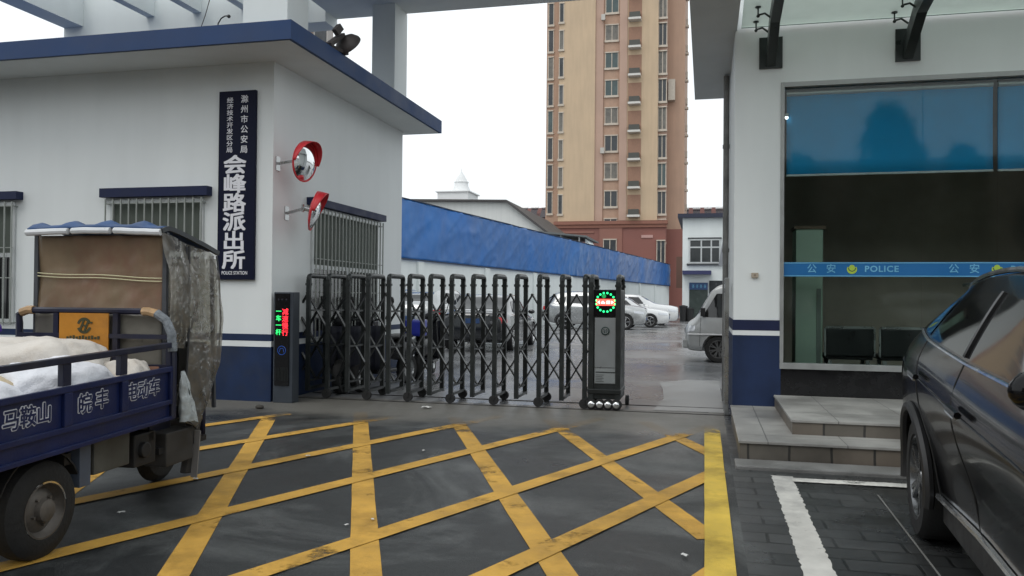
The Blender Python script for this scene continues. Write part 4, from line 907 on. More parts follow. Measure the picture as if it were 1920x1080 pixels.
MB().box(-15.9, -3.9, TY-.35, TY+.5, ZB-.4, ZB-.05).box(-15.7, -4.0, TY-.2, TY+.4, ZB-.75, ZB-.4).build('cornice', pm('red_cornice', (.27, .12, .085), .8), tw)
WFR = pm('cream_window_frame', (.55, .48, .40), .6); PANE = pm('far_window_pane', (.04, .045, .05), .12, 0, .4, .8)
PANES = [PANE, PANE, pm('curtained_pane', (.16, .15, .13), .3, 0, .4, 1.2), pm('greenish_pane', (.06, .09, .09), .12, 0, .4, .8), pm('grey_pane', (.10, .105, .11), .2, 0, .5, 1)]
def proto_window(x0, x1, y, z0, z1, name='window', bay=False, mull=1):
    d = -.16 if bay else -.06
    m = MB().box(x0-.1, x1+.1, y+d-.1, y+.02, z0-.22, z0).box(x0-.06, x1+.06, y+d-.04, y+.02, z1, z1+.12)
    for i in range(mull+2):
        x = x0+(x1-x0)*i/(mull+1); m.box(x-.04, x+.04, y-.05, y+.02, z0, z1)
    o = m.build(name, WFR, tw); MB().box(x0, x1, y-.02, y+.01, z0, z1).build('pane', PANE, o); return o
wins = [proto_window(-10.55, -9.2, TY+.35, 11.15, 12.75), proto_window(-16.9, -16.35, TY+1.2, 10.6, 12.9, mull=0), proto_window(-15.48, -15.02+.0, TY, 10.4, 12.4, mull=0), proto_window(-4.98, -4.15, TY+.5, 10.3, 12.6, mull=1, bay=True)]
for k in range(-1, 12):
    if k == 0: continue
    for o in wins[:1]+wins[3:] if k < 0 else wins:
        c = dup(o, tw); c.location.z += 2.95*k
        for ch in c.children: ch.data = ch.data.copy(); ch.data.materials[0] = random.choice(PANES)
bal = MB().box(-8.05, -6.75, TY-.9, TY-.01, 9.9, 10.12).build('balcony', pm('white_balcony_slab', (.62, .6, .56), .6), tw)
m = MB().box(-7.95, -6.85, TY-.82, TY-.78, 10.12, 10.7).box(-7.95, -7.91, TY-.78, TY-.02, 10.12, 10.7).box(-6.89, -6.85, TY-.78, TY-.02, 10.12, 10.7); m.build('railing', pm('dark_railing', (.07, .07, .06), .5), bal)
MB().box(-8.1, -6.7, TY-.012, TY-.004, 10.12, 12.3).build('recess_panel', pm('pink_brown_recess', (.33, .19, .13), .8), bal)
for k in range(1, 12):
    c = dup(bal, tw); c.location.z += 2.95*k
for z in (1.8, 4.75, 7.0):
    if z > 5: o = MB().box(-15.52, -11.6, TY-.10, TY-.021, 8.3, 8.5).box(-11.0, -8.6, TY-.12, TY-.021, 3.0, 9.1).build('base_pilaster', pm('red_pilaster', (.28, .13, .10), .8, 0, .1, .4), tw)
    else:
        for o in (wins[0], wins[3]): c = dup(o, tw); c.location.y += -.5 if o is wins[0] else -.62; c.location.z += z-11.15+1.2
for i in range(7):
    MB().box(-11.0+.05, -10.55, TY-.35, TY-.01, 12.0+2.95*2*i*.8, 12.6+2.95*2*i*.8).build('air_conditioner', pm('pale_ac', (.5, .48, .44), .6), tw) if i % 3 == 1 else None
m = MB()
for k in range(13): m.box(-2.29, -1.95, TY+3, TY+3.6, 10+2.95*k, 10.2+2.95*k).box(-2.29, -2.1, TY+6, TY+6.5, 11.2+2.95*k, 11.9+2.95*k)
m.build('side_sills', WFR, tw)
m = MB().box(-4.0, -3.3, TY+1.2, TY+2.0, 22.4, 24.6); m.build('air_conditioner', pm('pale_ac', (.5, .45, .38), .6), tw)
t = tag(MB().box(-6.6, -5.4, TY-.10, TY-.03, 7.75, 8.05).build('house_number_sign', pm('pale_red_sign', (.5, .3, .27), .6)), 'small pale sign on the red base of the apartment tower', 'sign')

wh = thing('warehouse', 'pale grey gabled warehouse with dark roof edge behind the tarpaulin wall', 'building', (-20, 64, 0))
prof = [(-30, 0), (-12.0, 0), (-12.0, 6.5), (-14.9, 8.70), (-24.5, 8.95), (-30, 8.3)]
MB().prism(prof, lambda a, b, d: (a, d, b), 60, 76).build('wall', pm('pale_metal_cladding', (.62, .63, .61), .7, 0, .08, .5, stretch=(8, 1, .2)), wh)
m = MB()
for a, b in (((-11.6, 6.25), (-14.9, 8.78)), ((-14.9, 8.78), (-24.5, 9.03))): m.bar((a[0], 68, a[1]), (b[0], 68, b[1]), 16.8, .16, (-(b[1]-a[1]), 0, b[0]-a[0]))
m.build('roof', pm('dark_warehouse_roof', (.06, .055, .055), .6, 0, .3, .4), wh)
sh_ = thing('site_shed', 'low dark roofed shed with posts between the warehouse and the tower', 'shed', (-10.2, 62, 0))
MB().box(-12.3, -9.0, 60.5, 66, 0, 5.3).build('wall', pm('dim_shed_wall', (.16, .15, .14), .7), sh_); MB().bar((-12.6, 62.5, 6.35), (-8.6, 62.5, 5.95), 7, .12).build('roof', pm('grey_shed_roof', (.13, .14, .14), .6), sh_)
m = MB()
for x in (-12.2, -10.6, -9.2): m.box(x-.05, x+.05, 59.4, 59.5, 0, 6.1)
m.build('post', STEEL, sh_)
MB().prism([(-9.0, 0), (-7.9, 0), (-7.9, 4.6), (-8.9, 5.9)], lambda a, b, d: (a, d, b), 60.4, 64).build('gable', WHITE2, sh_)

def tiled_block(x0, x1, y, h, hroof, label, wallc):
    t = thing('tiled_apartment_block', label, 'building', ((x0+x1)/2, y+6, 0), 0, 'red roofed blocks in the distance')
    MB().box(x0, x1, y, y+12, 0, h).build('wall', pm('brick_brown_wall', wallc, .8, 0, .15, .5), t)
    m = MB().prism([(y-.8, h-.2), (y+6, h+hroof), (y+12.8, h-.2)], lambda a, b, d: (d, a, b), x0-.8, x1+.8); rf_ = m.build('roof', pm('red_roof_tiles', (.14, .05, .04), .8, 0, .35, 2), t)
    m = MB(); m2 = MB(); n_ = int((x1-x0)/1.5)
    for i in range(n_):
        x = x0+.6+1.5*i
        m.cyl((x-.5, y+2.4, h+hroof*.55+.7), (x+.5, y+2.4, h+hroof*.55+.7), .22); m2.bar((x, y+.6, h+hroof*.15+.1), (x, y+2.3, h+hroof*.55+.5), .9, .05)
    m.build('solar_tank', pm('pale_solar_tank', (.6, .6, .6), .3, .5), rf_); m2.build('solar_panel', pm('dark_solar_tubes', (.03, .02, .025), .3), rf_)
    for k in range(int(h/3)):
        m = MB()
        for i in range(int((x1-x0)/3)): m.box(x0+.8+3*i, x0+2.2+3*i, y-.03, y+.02, 1.2+3*k, 2.7+3*k)
        m.build('window_row', PANE, t)
    return t
tiled_block(-27, -19.5, 108, 12.0, 2.4, 'red brick block with solar tanks between the warehouse and the tan tower', (.26, .14, .11))
tiled_block(-3.4, 6.0, 110, 11.5, 2.8, 'red roofed block with solar tanks above the far white police building', (.24, .11, .09))
dm = thing('domed_building', 'pale hazy building with stepped dome and spire far behind the warehouse', 'building', (-69, 222, 0))
PALEB = pm('haze_paled_stone', (.74, .75, .75), .9, 0, .05, .1)  # distance haze put into the whitened colour; no air is modelled
MB().box(-74, -65, 216, 226, 0, 31).build('wall', PALEB, dm)
MM = Matrix.Translation((-68.5, 221, 0))
MB().lathe([(3.3, 30.5), (3.3, 31.6), (2.6, 31.9), (2.5, 32.2), (2.0, 33.3), (1.9, 34.2), (2.1, 34.25), (2.1, 34.5), (1.7, 34.6), (1.4, 35.4), (.7, 36.6), (.12, 37.4), (.08, 38.3), (0, 38.4)], MM, 16).build('dome', PALEB, dm, smooth=True)
MB().box(-74.5, -64.5, 215.6, 226.4, 31, 31.3).build('cornice', PALEB, dm)
ot = thing('grey_apartment_tower', 'grey brown high rise with balconies just visible over the guard house roof', 'building', (-52, 102, 0))
MB().box(-62, -49.4, 97, 100, 0, 41.5).build('wall', pm('grey_brown_render', (.36, .29, .25), .8, 0, .12, .4), ot)
MB().box(-50.0, -48.0, 95.6, 97, 0, 41).build('bay', pm('pale_bay', (.42, .40, .38), .8), ot)
for k in range(13):
    MB().box(-53.6, -50.1, 95.4, 96.99, 1.0+3*k, 1.35+3*k).build('balcony', pm('cream_balcony', (.55, .50, .45), .7), ot)
    MB().box(-49.8, -48.2, 95.5, 95.62, 1.4+3*k, 3.1+3*k).box(-56, -54.4, 96.9, 97.02, 1.3+3*k, 2.9+3*k).build('window', PANE, ot)

fs_ = thing('far_station_building', 'white two storey police building with navy roof edge at the far end of the yard', 'building', (2, 56, 0))
MB().box(-1.45, 9, 52, 60, 0, 6.5).build('wall', WHITE2, fs_); MB().box(-1.75, 9.3, 51.6, 60.4, 6.5, 6.75).build('roof', pm('dark_navy_fascia', (.02, .025, .05), .5), fs_)
for x0, x1, z0, z1 in ((-1.06, .88, 3.66, 5.18),):
    m = MB().box(x0-.06, x1+.06, 51.9, 52.0, z1, z1+.08).box(x0-.12, x1+.12, 51.85, 52.0, z0-.14, z0-.04)
    wi = m.build('window', pm('dark_window_trim', (.05, .055, .06), .5), fs_)
    m = MB().box(x0, x1, 51.93, 51.99, z1-.1, z1-.001).box(x0, x1, 51.93, 51.99, z0-.039, z0+.06).box(x0, x1, 51.935, 51.99, z0+.94, z0+1.03)
    for x in (x0, x0+.72, x0+1.33, x1-.09): m.box(x, x+.09, 51.94, 51.99, z0+.061, z1-.101)
    m.build('frame', ALU, wi); MB().box(x0, x1, 51.985, 51.995, z0, z1).build('pane', pm('station_pane', (.045, .05, .052), .15), wi)
MB().box(-1.42, .32, 51.2, 51.99, 2.92, 3.16).build('door_canopy', pm('navy_canopy', (.03, .035, .11), .5), fs_)
dr = MB().box(-1.02, .12, 51.95, 51.99, .2, 1.98).build('door', pm('dark_green_door_glass', (.05, .065, .06), .2), fs_)
MB().box(-1.02, .12, 51.9, 51.949, 1.98, 2.42).build('door_sign', pm('blue_door_sign', (.02, .06, .16), .4), fs_)
m = MB()
for i in range(4): x = -.85+.24*i; m.box(x, x+.15, 51.885, 51.9, 2.17, 2.19).box(x, x+.15, 51.885, 51.9, 2.26, 2.28).box(x+.06, x+.09, 51.885, 51.9, 2.1905, 2.2595).box(x+.02, x+.13, 51.885, 51.9, 2.10, 2.12)
m.build('sign_lettering', LBL, fs_)
MB().box(.2, 2, 51.95, 51.99, .2, 2.55).build('door', pm('dark_door_glass', (.03, .035, .04), .2), fs_)
m = MB().box(-1.48, -1.0, 51.96, 51.99, .72, .86); m.build('dark_stripe', NAVY, fs_)
for i, (x, h_) in enumerate(((-1.35, .9), (-.95, .75))):
    t = thing('waste_bin', ('tall', 'short')[i]+' dark bin beside the door of the far white police building', 'bin', (x, 51, 0))
    MB().lathe([(0, 0), (.2, 0), (.25, h_), (0, h_)], Matrix.Translation((x, 51, 0)), 14).build('body', BLACKPLASTIC, t); MB().lathe([(.27, h_), (.27, h_+.05), (.0, h_+.12)], Matrix.Translation((x, 51, 0)), 14).build('lid', BLACKPLASTIC, t)
bx_ = thing('grey_awning_panel', 'slanted grey panel projecting from the corner by the far police building', 'awning', (1.0, 50, 3.5))
MB().prism([(.72, 3.4), (1.6, 3.4), (1.6, 6.3), (1.2, 6.3)], lambda a, b, d: (a, d, b), 49.9, 50.1).build('panel', pm('grey_panel', (.22, .23, .25), .5), bx_)
t = tag(MB().box(-2.6, -1.6, 74, 75.5, 2.4, 5.2).build('brown_shed', pm('brown_brick_shed', (.13, .07, .05), .8)), 'small brown brick block at the far end of the tarpaulin', 'shed')

# street side opposite the gate (seen only in reflections)
for i, (x0, x1, y, h_, c) in enumerate(((-40, -9.3, -27, 15.5, (.16, .14, .11)), (-9, 3.0, -25, 8.6, (.12, .09, .07)), (3.3, 34, -24, 8.4, (.34, .30, .25)))):
    t = thing('street_building', ('beige', 'brown', 'grey')[i]+' building across the street behind the viewer', 'building', ((x0+x1)/2, y-5, 0))
    MB().box(x0, x1, y-10, y, 0, h_).build('wall', pm('street_wall', c, .8, 0, .15, .4), t)
    for k in range(int(h_/3.2)):
        m = MB()
        for j in range(int((x1-x0)/2.6)): m.box(x0+.6+2.6*j, x0+2.2+2.6*j, y-.02, y+.03, 1+3.2*k, 2.8+3.2*k)
        m.build('window_row', PANE, t)

LEAF = pm('dark_street_leaves', (.035, .05, .025), .7, 0, .4, 2); BARK = pm('street_tree_bark', (.08, .065, .05), .8, 0, .3, 6)
yard_car('street_car', 'silver car parked across the street behind the viewer', (6.0, -9.5, 0), 90, SILV, True, group='cars on the street')
yard_car('street_car', 'white car parked across the street behind the viewer', (11.2, -9.8, 0), 90, WHP, False, group='cars on the street')
for i, (x, y, h_, w_) in enumerate(((4.6, -22.6, 8.6, 1.3), (8.3, -22.2, 11.0, 2.1), (11.7, -22.6, 8.9, 1.2), (-6, -21, 9.5, 2.4))):
    t = thing('street_tree', ('slim', 'tall broad', 'small', 'wide')[i]+' dark tree on the street behind the viewer', 'tree', (x, y, 0))
    m = MB().tube([(x, y, 0), (x+.1, y, h_*.3), (x, y+.1, h_*.62), (x-.1, y, h_*.85)], [.2, .16, .1, .03])
    for k in range(6): a = k*1.1; m.tube([(x, y, h_*(.35+.06*k)), (x+w_*.6*math.cos(a), y+w_*.6*math.sin(a), h_*(.5+.07*k))], [.07, .02], 6)
    m.build('trunk', BARK, t)
    m = MB(); rr = random.Random(i)
    for k in range(44):
        a, q = rr.uniform(0, 6.28), rr.random(); zc = h_*(.36+.58*q); ra = w_*rr.uniform(.1, .85)*(1.1-.75*q); c = Vector((x+ra*math.cos(a), y+ra*math.sin(a), zc)); br = w_*rr.uniform(.3, .5)
        for j in range(110):
            d = Vector((rr.gauss(0, 1), rr.gauss(0, 1), rr.gauss(0, .8))); p_ = c+d.normalized()*br*rr.random()**.4; e1 = Vector((rr.gauss(0, 1), rr.gauss(0, 1), rr.gauss(0, 1))).normalized()*.2; e2 = e1.orthogonal().normalized()*.14
            m.add([p_-e1, p_+e2, p_+e1, p_-e2], [(0, 1, 2, 3)])
    m.build('crown', LEAF, t)

# ------------------------------------------------------------------ electric cargo tricycle
tr = thing('cargo_tricycle', 'blue electric cargo tricycle with brown curtained cab and clear plastic sides', 'tricycle', (-3.76, 3.42, 0), 4.5)
TB = pm('worn_blue_truck_paint', (.006, .013, .066), .38, 0, .2, 5, .1, 60, tint=(.02, .022, .04), tint_amt=.5)
TBD = pm('dark_blue_frame_paint', (.010, .012, .032), .4, 0, .25, 6, tint=(.03, .025, .02), tint_amt=.5)
TGR = pm('grey_tube_paint', (.07, .075, .085), .45, .2, .25, 6)
B = lambda mb, name, m, par=tr, **k: mb.build(name, m, par, world=False, **k)
zsl = lambda y: .028*(y+.38)                     # the bed rises slightly forward
Y0, Y1 = -.75, 1.03
def slab(mb, x0, x1, y0, y1, z0, z1):
    vs = [(x, y, z+zsl(y)) for z in (z0, z1) for y in (y0, y1) for x in (x0, x1)]
    return mb.add(vs, [(0, 2, 3, 1), (4, 5, 7, 6), (0, 1, 5, 4), (2, 6, 7, 3), (0, 4, 6, 2), (1, 3, 7, 5)])
B(slab(MB(), -.53, .53, Y0, Y1, .54, .58), 'bed_floor', TB)
for s_ in (1, -1):
    a, b = (.525, .545) if s_ > 0 else (-.545, -.525)
    pn = B(slab(MB(), a, b, Y0, Y1, .545, .855), 'side_panel', TB)
    a2, b2 = (.5455, .565) if s_ > 0 else (-.565, -.5455)
    m = MB(); slab(m, a2, b2, Y0, Y1, .835, .868); slab(m, a2, b2, Y0, Y1, .63, .66)
    slab(m, a2, b2, Y0, Y1, .53, .555)
    for y in (Y0+.02, .055, .52, Y1-.03): slab(m, a2, b2, y-.028, y+.028, .661, .834)
    B(m, 'panel_rib', TB, pn, bevel=.004)
    m = MB(); slab(m, min(a, a2)-.0, max(b, b2), Y0, Y1+.0, .985, 1.02)
    for y in (Y0+.02, .055, .52, Y1-.02): slab(m, a-.005, b+.01, y-.03, y+.03, .869, .984)
    B(m, 'side_rail', TBD, bevel=.004)
# lettering with white outlines
WOUT = pm('white_outline_lettering', (.55, .56, .60), .5, 0, .15, 20)
MT = lambda y, z, d=0: frameM((.547+d, y, z+zsl(y)-.0), (0, 1, .028), (0, 0, 1))
for body, yc_, zc, sz, sp_ in (('马鞍山', -.205, .748, .108, .98), ('皖', .20, .748, .112, 1), ('丰', .34, .752, .112, 1), ('电动车', .715, .752, .112, 1.0)):
    text(body, sz, WOUT, 'panel_lettering', tr, MT(yc_, zc), 0, .002, world=False, space=sp_, bold=.0068, rim=True)
    text(body, sz, TB, 'lettering_fill', tr, MT(yc_, zc, .0022), 0, .002, world=False, space=sp_, bold=.0022)
# tailgate
B(slab(MB(), -.53, .53, Y0-.02, Y0-.001, .56, .86), 'tailgate', TB)
# headboard frame behind the cab
m = MB().tube([(-.545, 1.01, .58), (-.545, 1.01, 1.16), (-.55, 1.01, 1.22), (-.50, 1.01, 1.25), (.36, 1.01, 1.25), (.44, 1.01, 1.235), (.51, 1.01, 1.19), (.545, 1.01, 1.10), (.555, 1.01, .95), (.555, 1.01, .58)], .022, 8)
for x in (-.27, .155): m.bar((x, 1.01, .62), (x, 1.01, 1.24), .035, .03)
m.bar((-.55, 1.005, 1.09), (.55, 1.005, 1.09), .03, .028); m.bar((-.53, 1.01, .90), (.53, 1.01, .90), .025, .025)
B(m, 'headboard_frame', TBD, smooth=True, angle=30)
m = MB().tube([(.34, 1.01, 1.25), (.38, 1.01, 1.25), (.44, 1.01, 1.236)], .027, 8).tube([(-.53, 1.01, 1.235), (-.48, 1.01, 1.252), (-.44, 1.01, 1.252)], .028, 8); B(m, 'tape_wrap', pm('tan_tape', (.42, .27, .14), .6, 0, .3, 20), smooth=True)
m = MB().tube([(.44, 1.005, 1.24), (.51, 1.0, 1.195), (.548, 1.0, 1.11), (.556, 1.0, 1.0)], .029, 8); B(m, 'plastic_wrap', pm('crinkled_wrap', (.16, .18, .20), .25, 0, .5, 14, .6, 40), smooth=True)
sgn_ = B(MB().box(-.235, .115, .985, .993, .93, 1.235), 'yellow_plate', pm('yellow_plate_paint', (.50, .21, .02), .45, 0, .15, 6, tint=(.2, .08, .02), tint_amt=.4))
m = MB(); lx, lz = -.055, 1.155; OLV = pm('olive_print', (.05, .05, .02), .5)
for a0, a1 in ((20, 165), (200, 345)):
    pts = [(lx+.052*math.cos(R(a0+(a1-a0)*k/14)), lz+.052*math.sin(R(a0+(a1-a0)*k/14))) for k in range(15)]+[(lx+.034*math.cos(R(a1-(a1-a0)*k/14)), lz+.034*math.sin(R(a1-(a1-a0)*k/14))) for k in range(15)]
    for k in range(14): m.add([(pts[k][0], .982, pts[k][1]), (pts[k+1][0], .982, pts[k+1][1]), (pts[28-k][0], .982, pts[28-k][1]), (pts[29-k][0], .982, pts[29-k][1])], [(0, 1, 2, 3)])
for dx in (-.03, .004): m.bar((lx+dx, .982, lz-.035), (lx+dx+.028, .982, lz+.035), .014, .003, (0, 1, 0))
m.bar((lx-.018, .981, lz), (lx+.018, .981, lz), .01, .003, (0, 1, 0)); m.bar((lx+.03, .981, lz+.02), (lx+.06, .981, lz+.02), .01, .003, (0, 1, 0))
B(m, 'plate_logo', OLV, sgn_)
m = MB()
for k in range(11): m.box(lx-.125+.022*k, lx-.125+.022*k+.015, .9815, .984, 1.068, 1.084+.004*(k % 3))
B(m, 'plate_print', OLV, sgn_)
# cab: posts, curtain, roof, plastic
for x in (-.47, .455): B(MB().bar((x, 1.07, .6), (x, 1.07, 1.76), .028), 'cab_post', TGR)
for x in (-.44, .45): B(MB().bar((x, 1.70, .55), (x, 1.64, 1.64), .022), 'cab_post', TGR)
B(MB().bar((.45, 1.30, 1.0), (.455, 1.30, 1.68), .02), 'cab_post', TGR)
CUR = pm('brown_rain_curtain', (.20, .145, .09), .4, 0, .3, 2.2, .35, 9, tint=(.17, .065, .045), tint_amt=.7, stretch=(1, 1, .7)); CURL = pm('grey_plastic_curtain', (.17, .16, .135), .35, 0, .3, 3, .3, 12)
wr = lambda x, z: .018*mnoise.noise(Vector((x*5, z*2.2, 1)))+.008*mnoise.noise(Vector((x*16, z*7, 4)))
cu_ = B(MB().grid(lambda u, v: Vector((-.455+.895*u, 1.055+wr(u, v)+.02*math.sin(math.pi*v), 1.24+.50*v)), 30, 18), 'rear_curtain', CUR, smooth=True, solid=.003)
B(MB().grid(lambda u, v: Vector((-.465+.91*u, 1.052+wr(u+3, v), .58+.655*v)), 30, 18), 'lower_curtain', CURL, smooth=True, solid=.003)
REFL = pm('pale_reflective_tape', (.55, .52, .32), .35)
for dz in (0, .02): B(MB().grid(lambda u, v: Vector((-.455+.895*u, 1.038+wr(u, .45)+.015, 1.472-.03*u+dz-.004*math.sin(u*9)+.007*v)), 30, 1), 'reflective_tape', REFL, cu_, smooth=True, solid=.002)
ROOFB = pm('blue_roof_tarp', (.015, .06, .17), .5, 0, .3, 6)
def roofp(u, v):
    x = -.49+.955*u; y = 1.0+.70*v; z = 1.778-.135*v**1.3+.012*math.sin(math.pi*u)+.034*max(0, math.sin(u*24+1))*min(1, v*8)*(1-v)+.03*min(1, v*10)+.004*mnoise.noise(Vector((u*8, v*6, 2)))
    return Vector((x, y, z))
rf_ = B(MB().grid(roofp, 36, 14), 'cab_roof', ROOFB, smooth=True, solid=.012)
m = MB()
for k in range(3):
    u0, u1 = (.0, .345, .66)[k], (.315, .63, 1.0)[k]
    m.tube([(roofp(u, 0)+Vector((0, -.006, -.022)))[:] for u in [u0+(u1-u0)*j/6 for j in range(7)]], .021, 8)
B(m, 'roof_edge', pm('white_vinyl_edge', (.62, .64, .66), .35), rf_, smooth=True)
m = MB()
for k in range(18):
    p0, p1 = roofp(1, k/18), roofp(1, (k+1)/18); m.bar(p0+Vector((0, 0, -.012)), p1+Vector((0, 0, -.012)), .024, .03)
B(m, 'roof_border', pm('dark_roof_border', (.03, .035, .04), .4), rf_)
PLAST = glass('clear_rain_plastic', (.62, .62, .58), rough=.09, ior=1.7, haze=.32, hazec=(.78, .73, .64), bump=1.0)
def sidep(poly0, poly1, nm, amp=.03, col=PLAST):
    def fn(u, v):
        k = v*(len(poly0)-1); i = min(int(k), len(poly0)-2); t_ = k-i
        a = Vector(poly0[i]).lerp(Vector(poly0[i+1]), t_); b_ = Vector(poly1[i]).lerp(Vector(poly1[i+1]), t_)
        p_ = a.lerp(b_, u); x = .468+amp*mnoise.noise(Vector((p_.x*5, p_.y*1.6, 3)))+amp*.55*mnoise.noise(Vector((p_.x*14+p_.y*5, p_.y*5, 8)))+.03*math.sin(math.pi*v)
        return Vector((x, p_.x, p_.y))
    return B(MB().grid(fn, 26, 40), nm, col, smooth=True)
sidep([(1.0, 1.76), (1.05, 1.4), (1.06, 1.25), (1.08, 1.02)], [(1.31, 1.70), (1.30, 1.4), (1.29, 1.2), (1.28, 1.0)], 'side_sheet')
sidep([(1.31, 1.70), (1.30, 1.4), (1.29, 1.05), (1.27, .75), (1.30, .50), (1.415, .45)], [(1.655, 1.645), (1.69, 1.50), (1.73, 1.18), (1.70, .85), (1.55, .60), (1.43, .44)], 'side_sheet')
m = MB().tube([(.475, 1.31, 1.69), (.48, 1.30, 1.4), (.49, 1.29, 1.05), (.485, 1.27, .75), (.48, 1.30, .52), (.478, 1.415, .445), (.48, 1.55, .6)], .008, 6); B(m, 'sheet_hem', BLACKPLASTIC)
B(MB().tube([(.475, 1.665, 1.64), (.475, 1.70, 1.5), (.475, 1.735, 1.18), (.475, 1.705, .85), (.475, 1.55, .6)], .006, 6), 'sheet_hem', TGR)
# far side sheet and front screen
B(MB().grid(lambda u, v: Vector((-.462+wr(u*3, v*2), 1.06+.60*u, .6+1.12*v-.12*u*v)), 12, 12), 'side_sheet', PLAST, smooth=True)
B(MB().grid(lambda u, v: Vector((-.45+.9*u, 1.70+.03*math.sin(v*3), .55+1.07*v)), 12, 12), 'front_screen', PLAST, smooth=True)
# driver place
B(MB().box(-.28, .28, 1.10, 1.36, .62, .72), 'driver_seat', BLACKPLASTIC, bevel=.03)
B(MB().box(-.34, .34, 1.10, 1.34, .40, .618), 'battery_box', TBD, bevel=.01)
B(MB().box(-.44, .44, 1.05, 1.62, .33, .37), 'footwell', BLACKPLASTIC)
m = MB().grid(lambda u, v: Vector(((u-.5)*.8, 1.66+.10*math.sin(math.pi*u), .36+.66*v)), 14, 6); B(m, 'front_panel', TBD, smooth=True, solid=.02)
m = MB().cyl((0, 1.60, .5), (0, 1.50, 1.05), .03).tube([(-.36, 1.34, 1.14), (-.28, 1.44, 1.10), (0, 1.5, 1.06), (.28, 1.44, 1.10), (.36, 1.34, 1.14)], .018); B(m, 'handlebar', STEELDK, smooth=True)
m = MB()
for k, dx in enumerate((0, .05, .09)): m.tube([(.33-dx, 1.36, 1.14), (.40-dx, 1.40, 1.25), (.42-dx, 1.46, 1.19), (.36-dx, 1.5, 1.02), (.2, 1.55, .8)], .007, 6)
B(m, 'brake_cable', BLACKPLASTIC, smooth=True)
B(MB().box(.08, .34, 1.42, 1.60, .74, 1.02).ball((.2, 1.50, 1.09), .11, 8, (1, .5, .8)), 'dash_box', BLACKPLASTIC, bevel=.0)
# underbody and wheels
m = MB()
for x in (-.3, .3): m.bar((x, Y0, .47), (x, 1.55, .45), .05, .09)
for y in (-.6, .2, .95): m.bar((-.45, y, .47), (.45, y, .47), .05, .06)
m.cyl((-.46, 0, .25), (.46, 0, .25), .035); m.ball((0, 0, .25), .12, 8)
m.bar((-.36, -.35, .42), (-.36, .35, .42), .06, .05); m.bar((.36, -.35, .42), (.36, .35, .42), .06, .05); m.bar((.36, 0, .25), (.36, 0, .45), .07, .08)
B(m, 'chassis', pm('rusty_chassis', (.03, .027, .025), .6, .3, .4, 6))
B(MB().box(.18, .46, .40, .72, .34, .56), 'tool_box', pm('dirty_grey_box', (.09, .09, .08), .5, .2, .4, 5), bevel=.01)
B(MB().box(.30, .47, .27, .36, .30, .56), 'mud_flap', pm('grey_blue_flap', (.09, .11, .15), .5, 0, .3, 5), bevel=.004)
B(MB().box(.20, .45, .78, 1.0, .30, .50).cyl((.44, .86, .40), (.48, .86, .40), .05), 'motor_box', BLACKPLASTIC, bevel=.01)
TYR = pm('dusty_tyre', (.013, .0125, .012), .8, 0, .35, 8, .5, 40); RIM = pm('dusty_steel_rim', (.14, .125, .11), .5, .4, .5, 6)
for s_ in (1, -1):
    M = Matrix.Translation((s_*.475, 0, .25)) @ Matrix.Rotation(R(90*s_), 4, 'Y')
    wv = B(MB().lathe([(.142, .0), (.15, .012), (.215, .012), (.246, -.012), (.25, -.04), (.25, -.09), (.24, -.12), (.15, -.12)], M, 40), 'rear_wheel', TYR, smooth=True)
    m = MB().lathe([(.145, .010), (.136, .012), (.13, -.012), (.112, -.03), (.085, -.012), (.06, -.008), (.055, .022), (.028, .03), (0, .03)], M, 40)
    for k in range(5): a = 2*math.pi*k/5; p_ = M @ Vector((.072*math.cos(a), .072*math.sin(a), -.012)); q_ = M @ Vector((.072*math.cos(a), .072*math.sin(a), .006)); m.cyl(p_, q_, .008, n=6)
    B(m, 'rim', RIM, wv, smooth=True)
    B(MB().lathe([(.138, .0135), (.147, .0135)], M, 20, R(100), R(190)), 'bright_lip', CHROME, wv)
    pts = [(.35*s_, .30*math.cos(a), .25+.30*math.sin(a)) for a in [R(25+130*k/10) for k in range(11)]]
    m = MB()
    for p0, p1 in zip(pts[:-1], pts[1:]): m.bar(p0, p1, .22, .008)
    B(m, 'mudguard', BLACKPLASTIC)
M = Matrix.Translation((.0, 1.72, .24)) @ Matrix.Rotation(R(90), 4, 'Y')
wv = B(MB().lathe([(.14, -.045), (.2, -.05), (.24, -.02), (.24, .02), (.2, .05), (.14, .045)], M, 28), 'front_wheel', TYR, smooth=True); B(MB().lathe([(0, .03), (.13, .03), (.14, .045)], M, 24).lathe([(0, -.03), (.13, -.03), (.14, -.045)], M, 24), 'rim', RIM, wv)
m = MB()
pts = [(0, 1.72+.29*math.cos(a), .24+.29*math.sin(a)) for a in [R(-10+190*k/14) for k in range(15)]]
for p0, p1 in zip(pts[:-1], pts[1:]): m.bar(p0, p1, .15, .01)
B(m, 'front_mudguard', pm('dirty_dark_guard', (.03, .03, .032), .5)); B(MB().bar((.10, 1.72, .24), (.08, 1.63, .58), .04).bar((-.10, 1.72, .24), (-.08, 1.63, .58), .04), 'fork', STEELDK)
B(MB().box(.30, .46, 1.10, 1.42, .24, .46).bar((.40, 1.44, .13), (.42, 1.50, .50), .05, .10), 'leg_guard', pm('dirty_leg_guard', (.04, .038, .036), .5, 0, .4, 8), bevel=.01)
B(MB().bar((.445, 1.455, .10), (.46, 1.47, .42), .045, .012), 'pale_stay', pm('pale_stay_paint', (.22, .21, .2), .5))

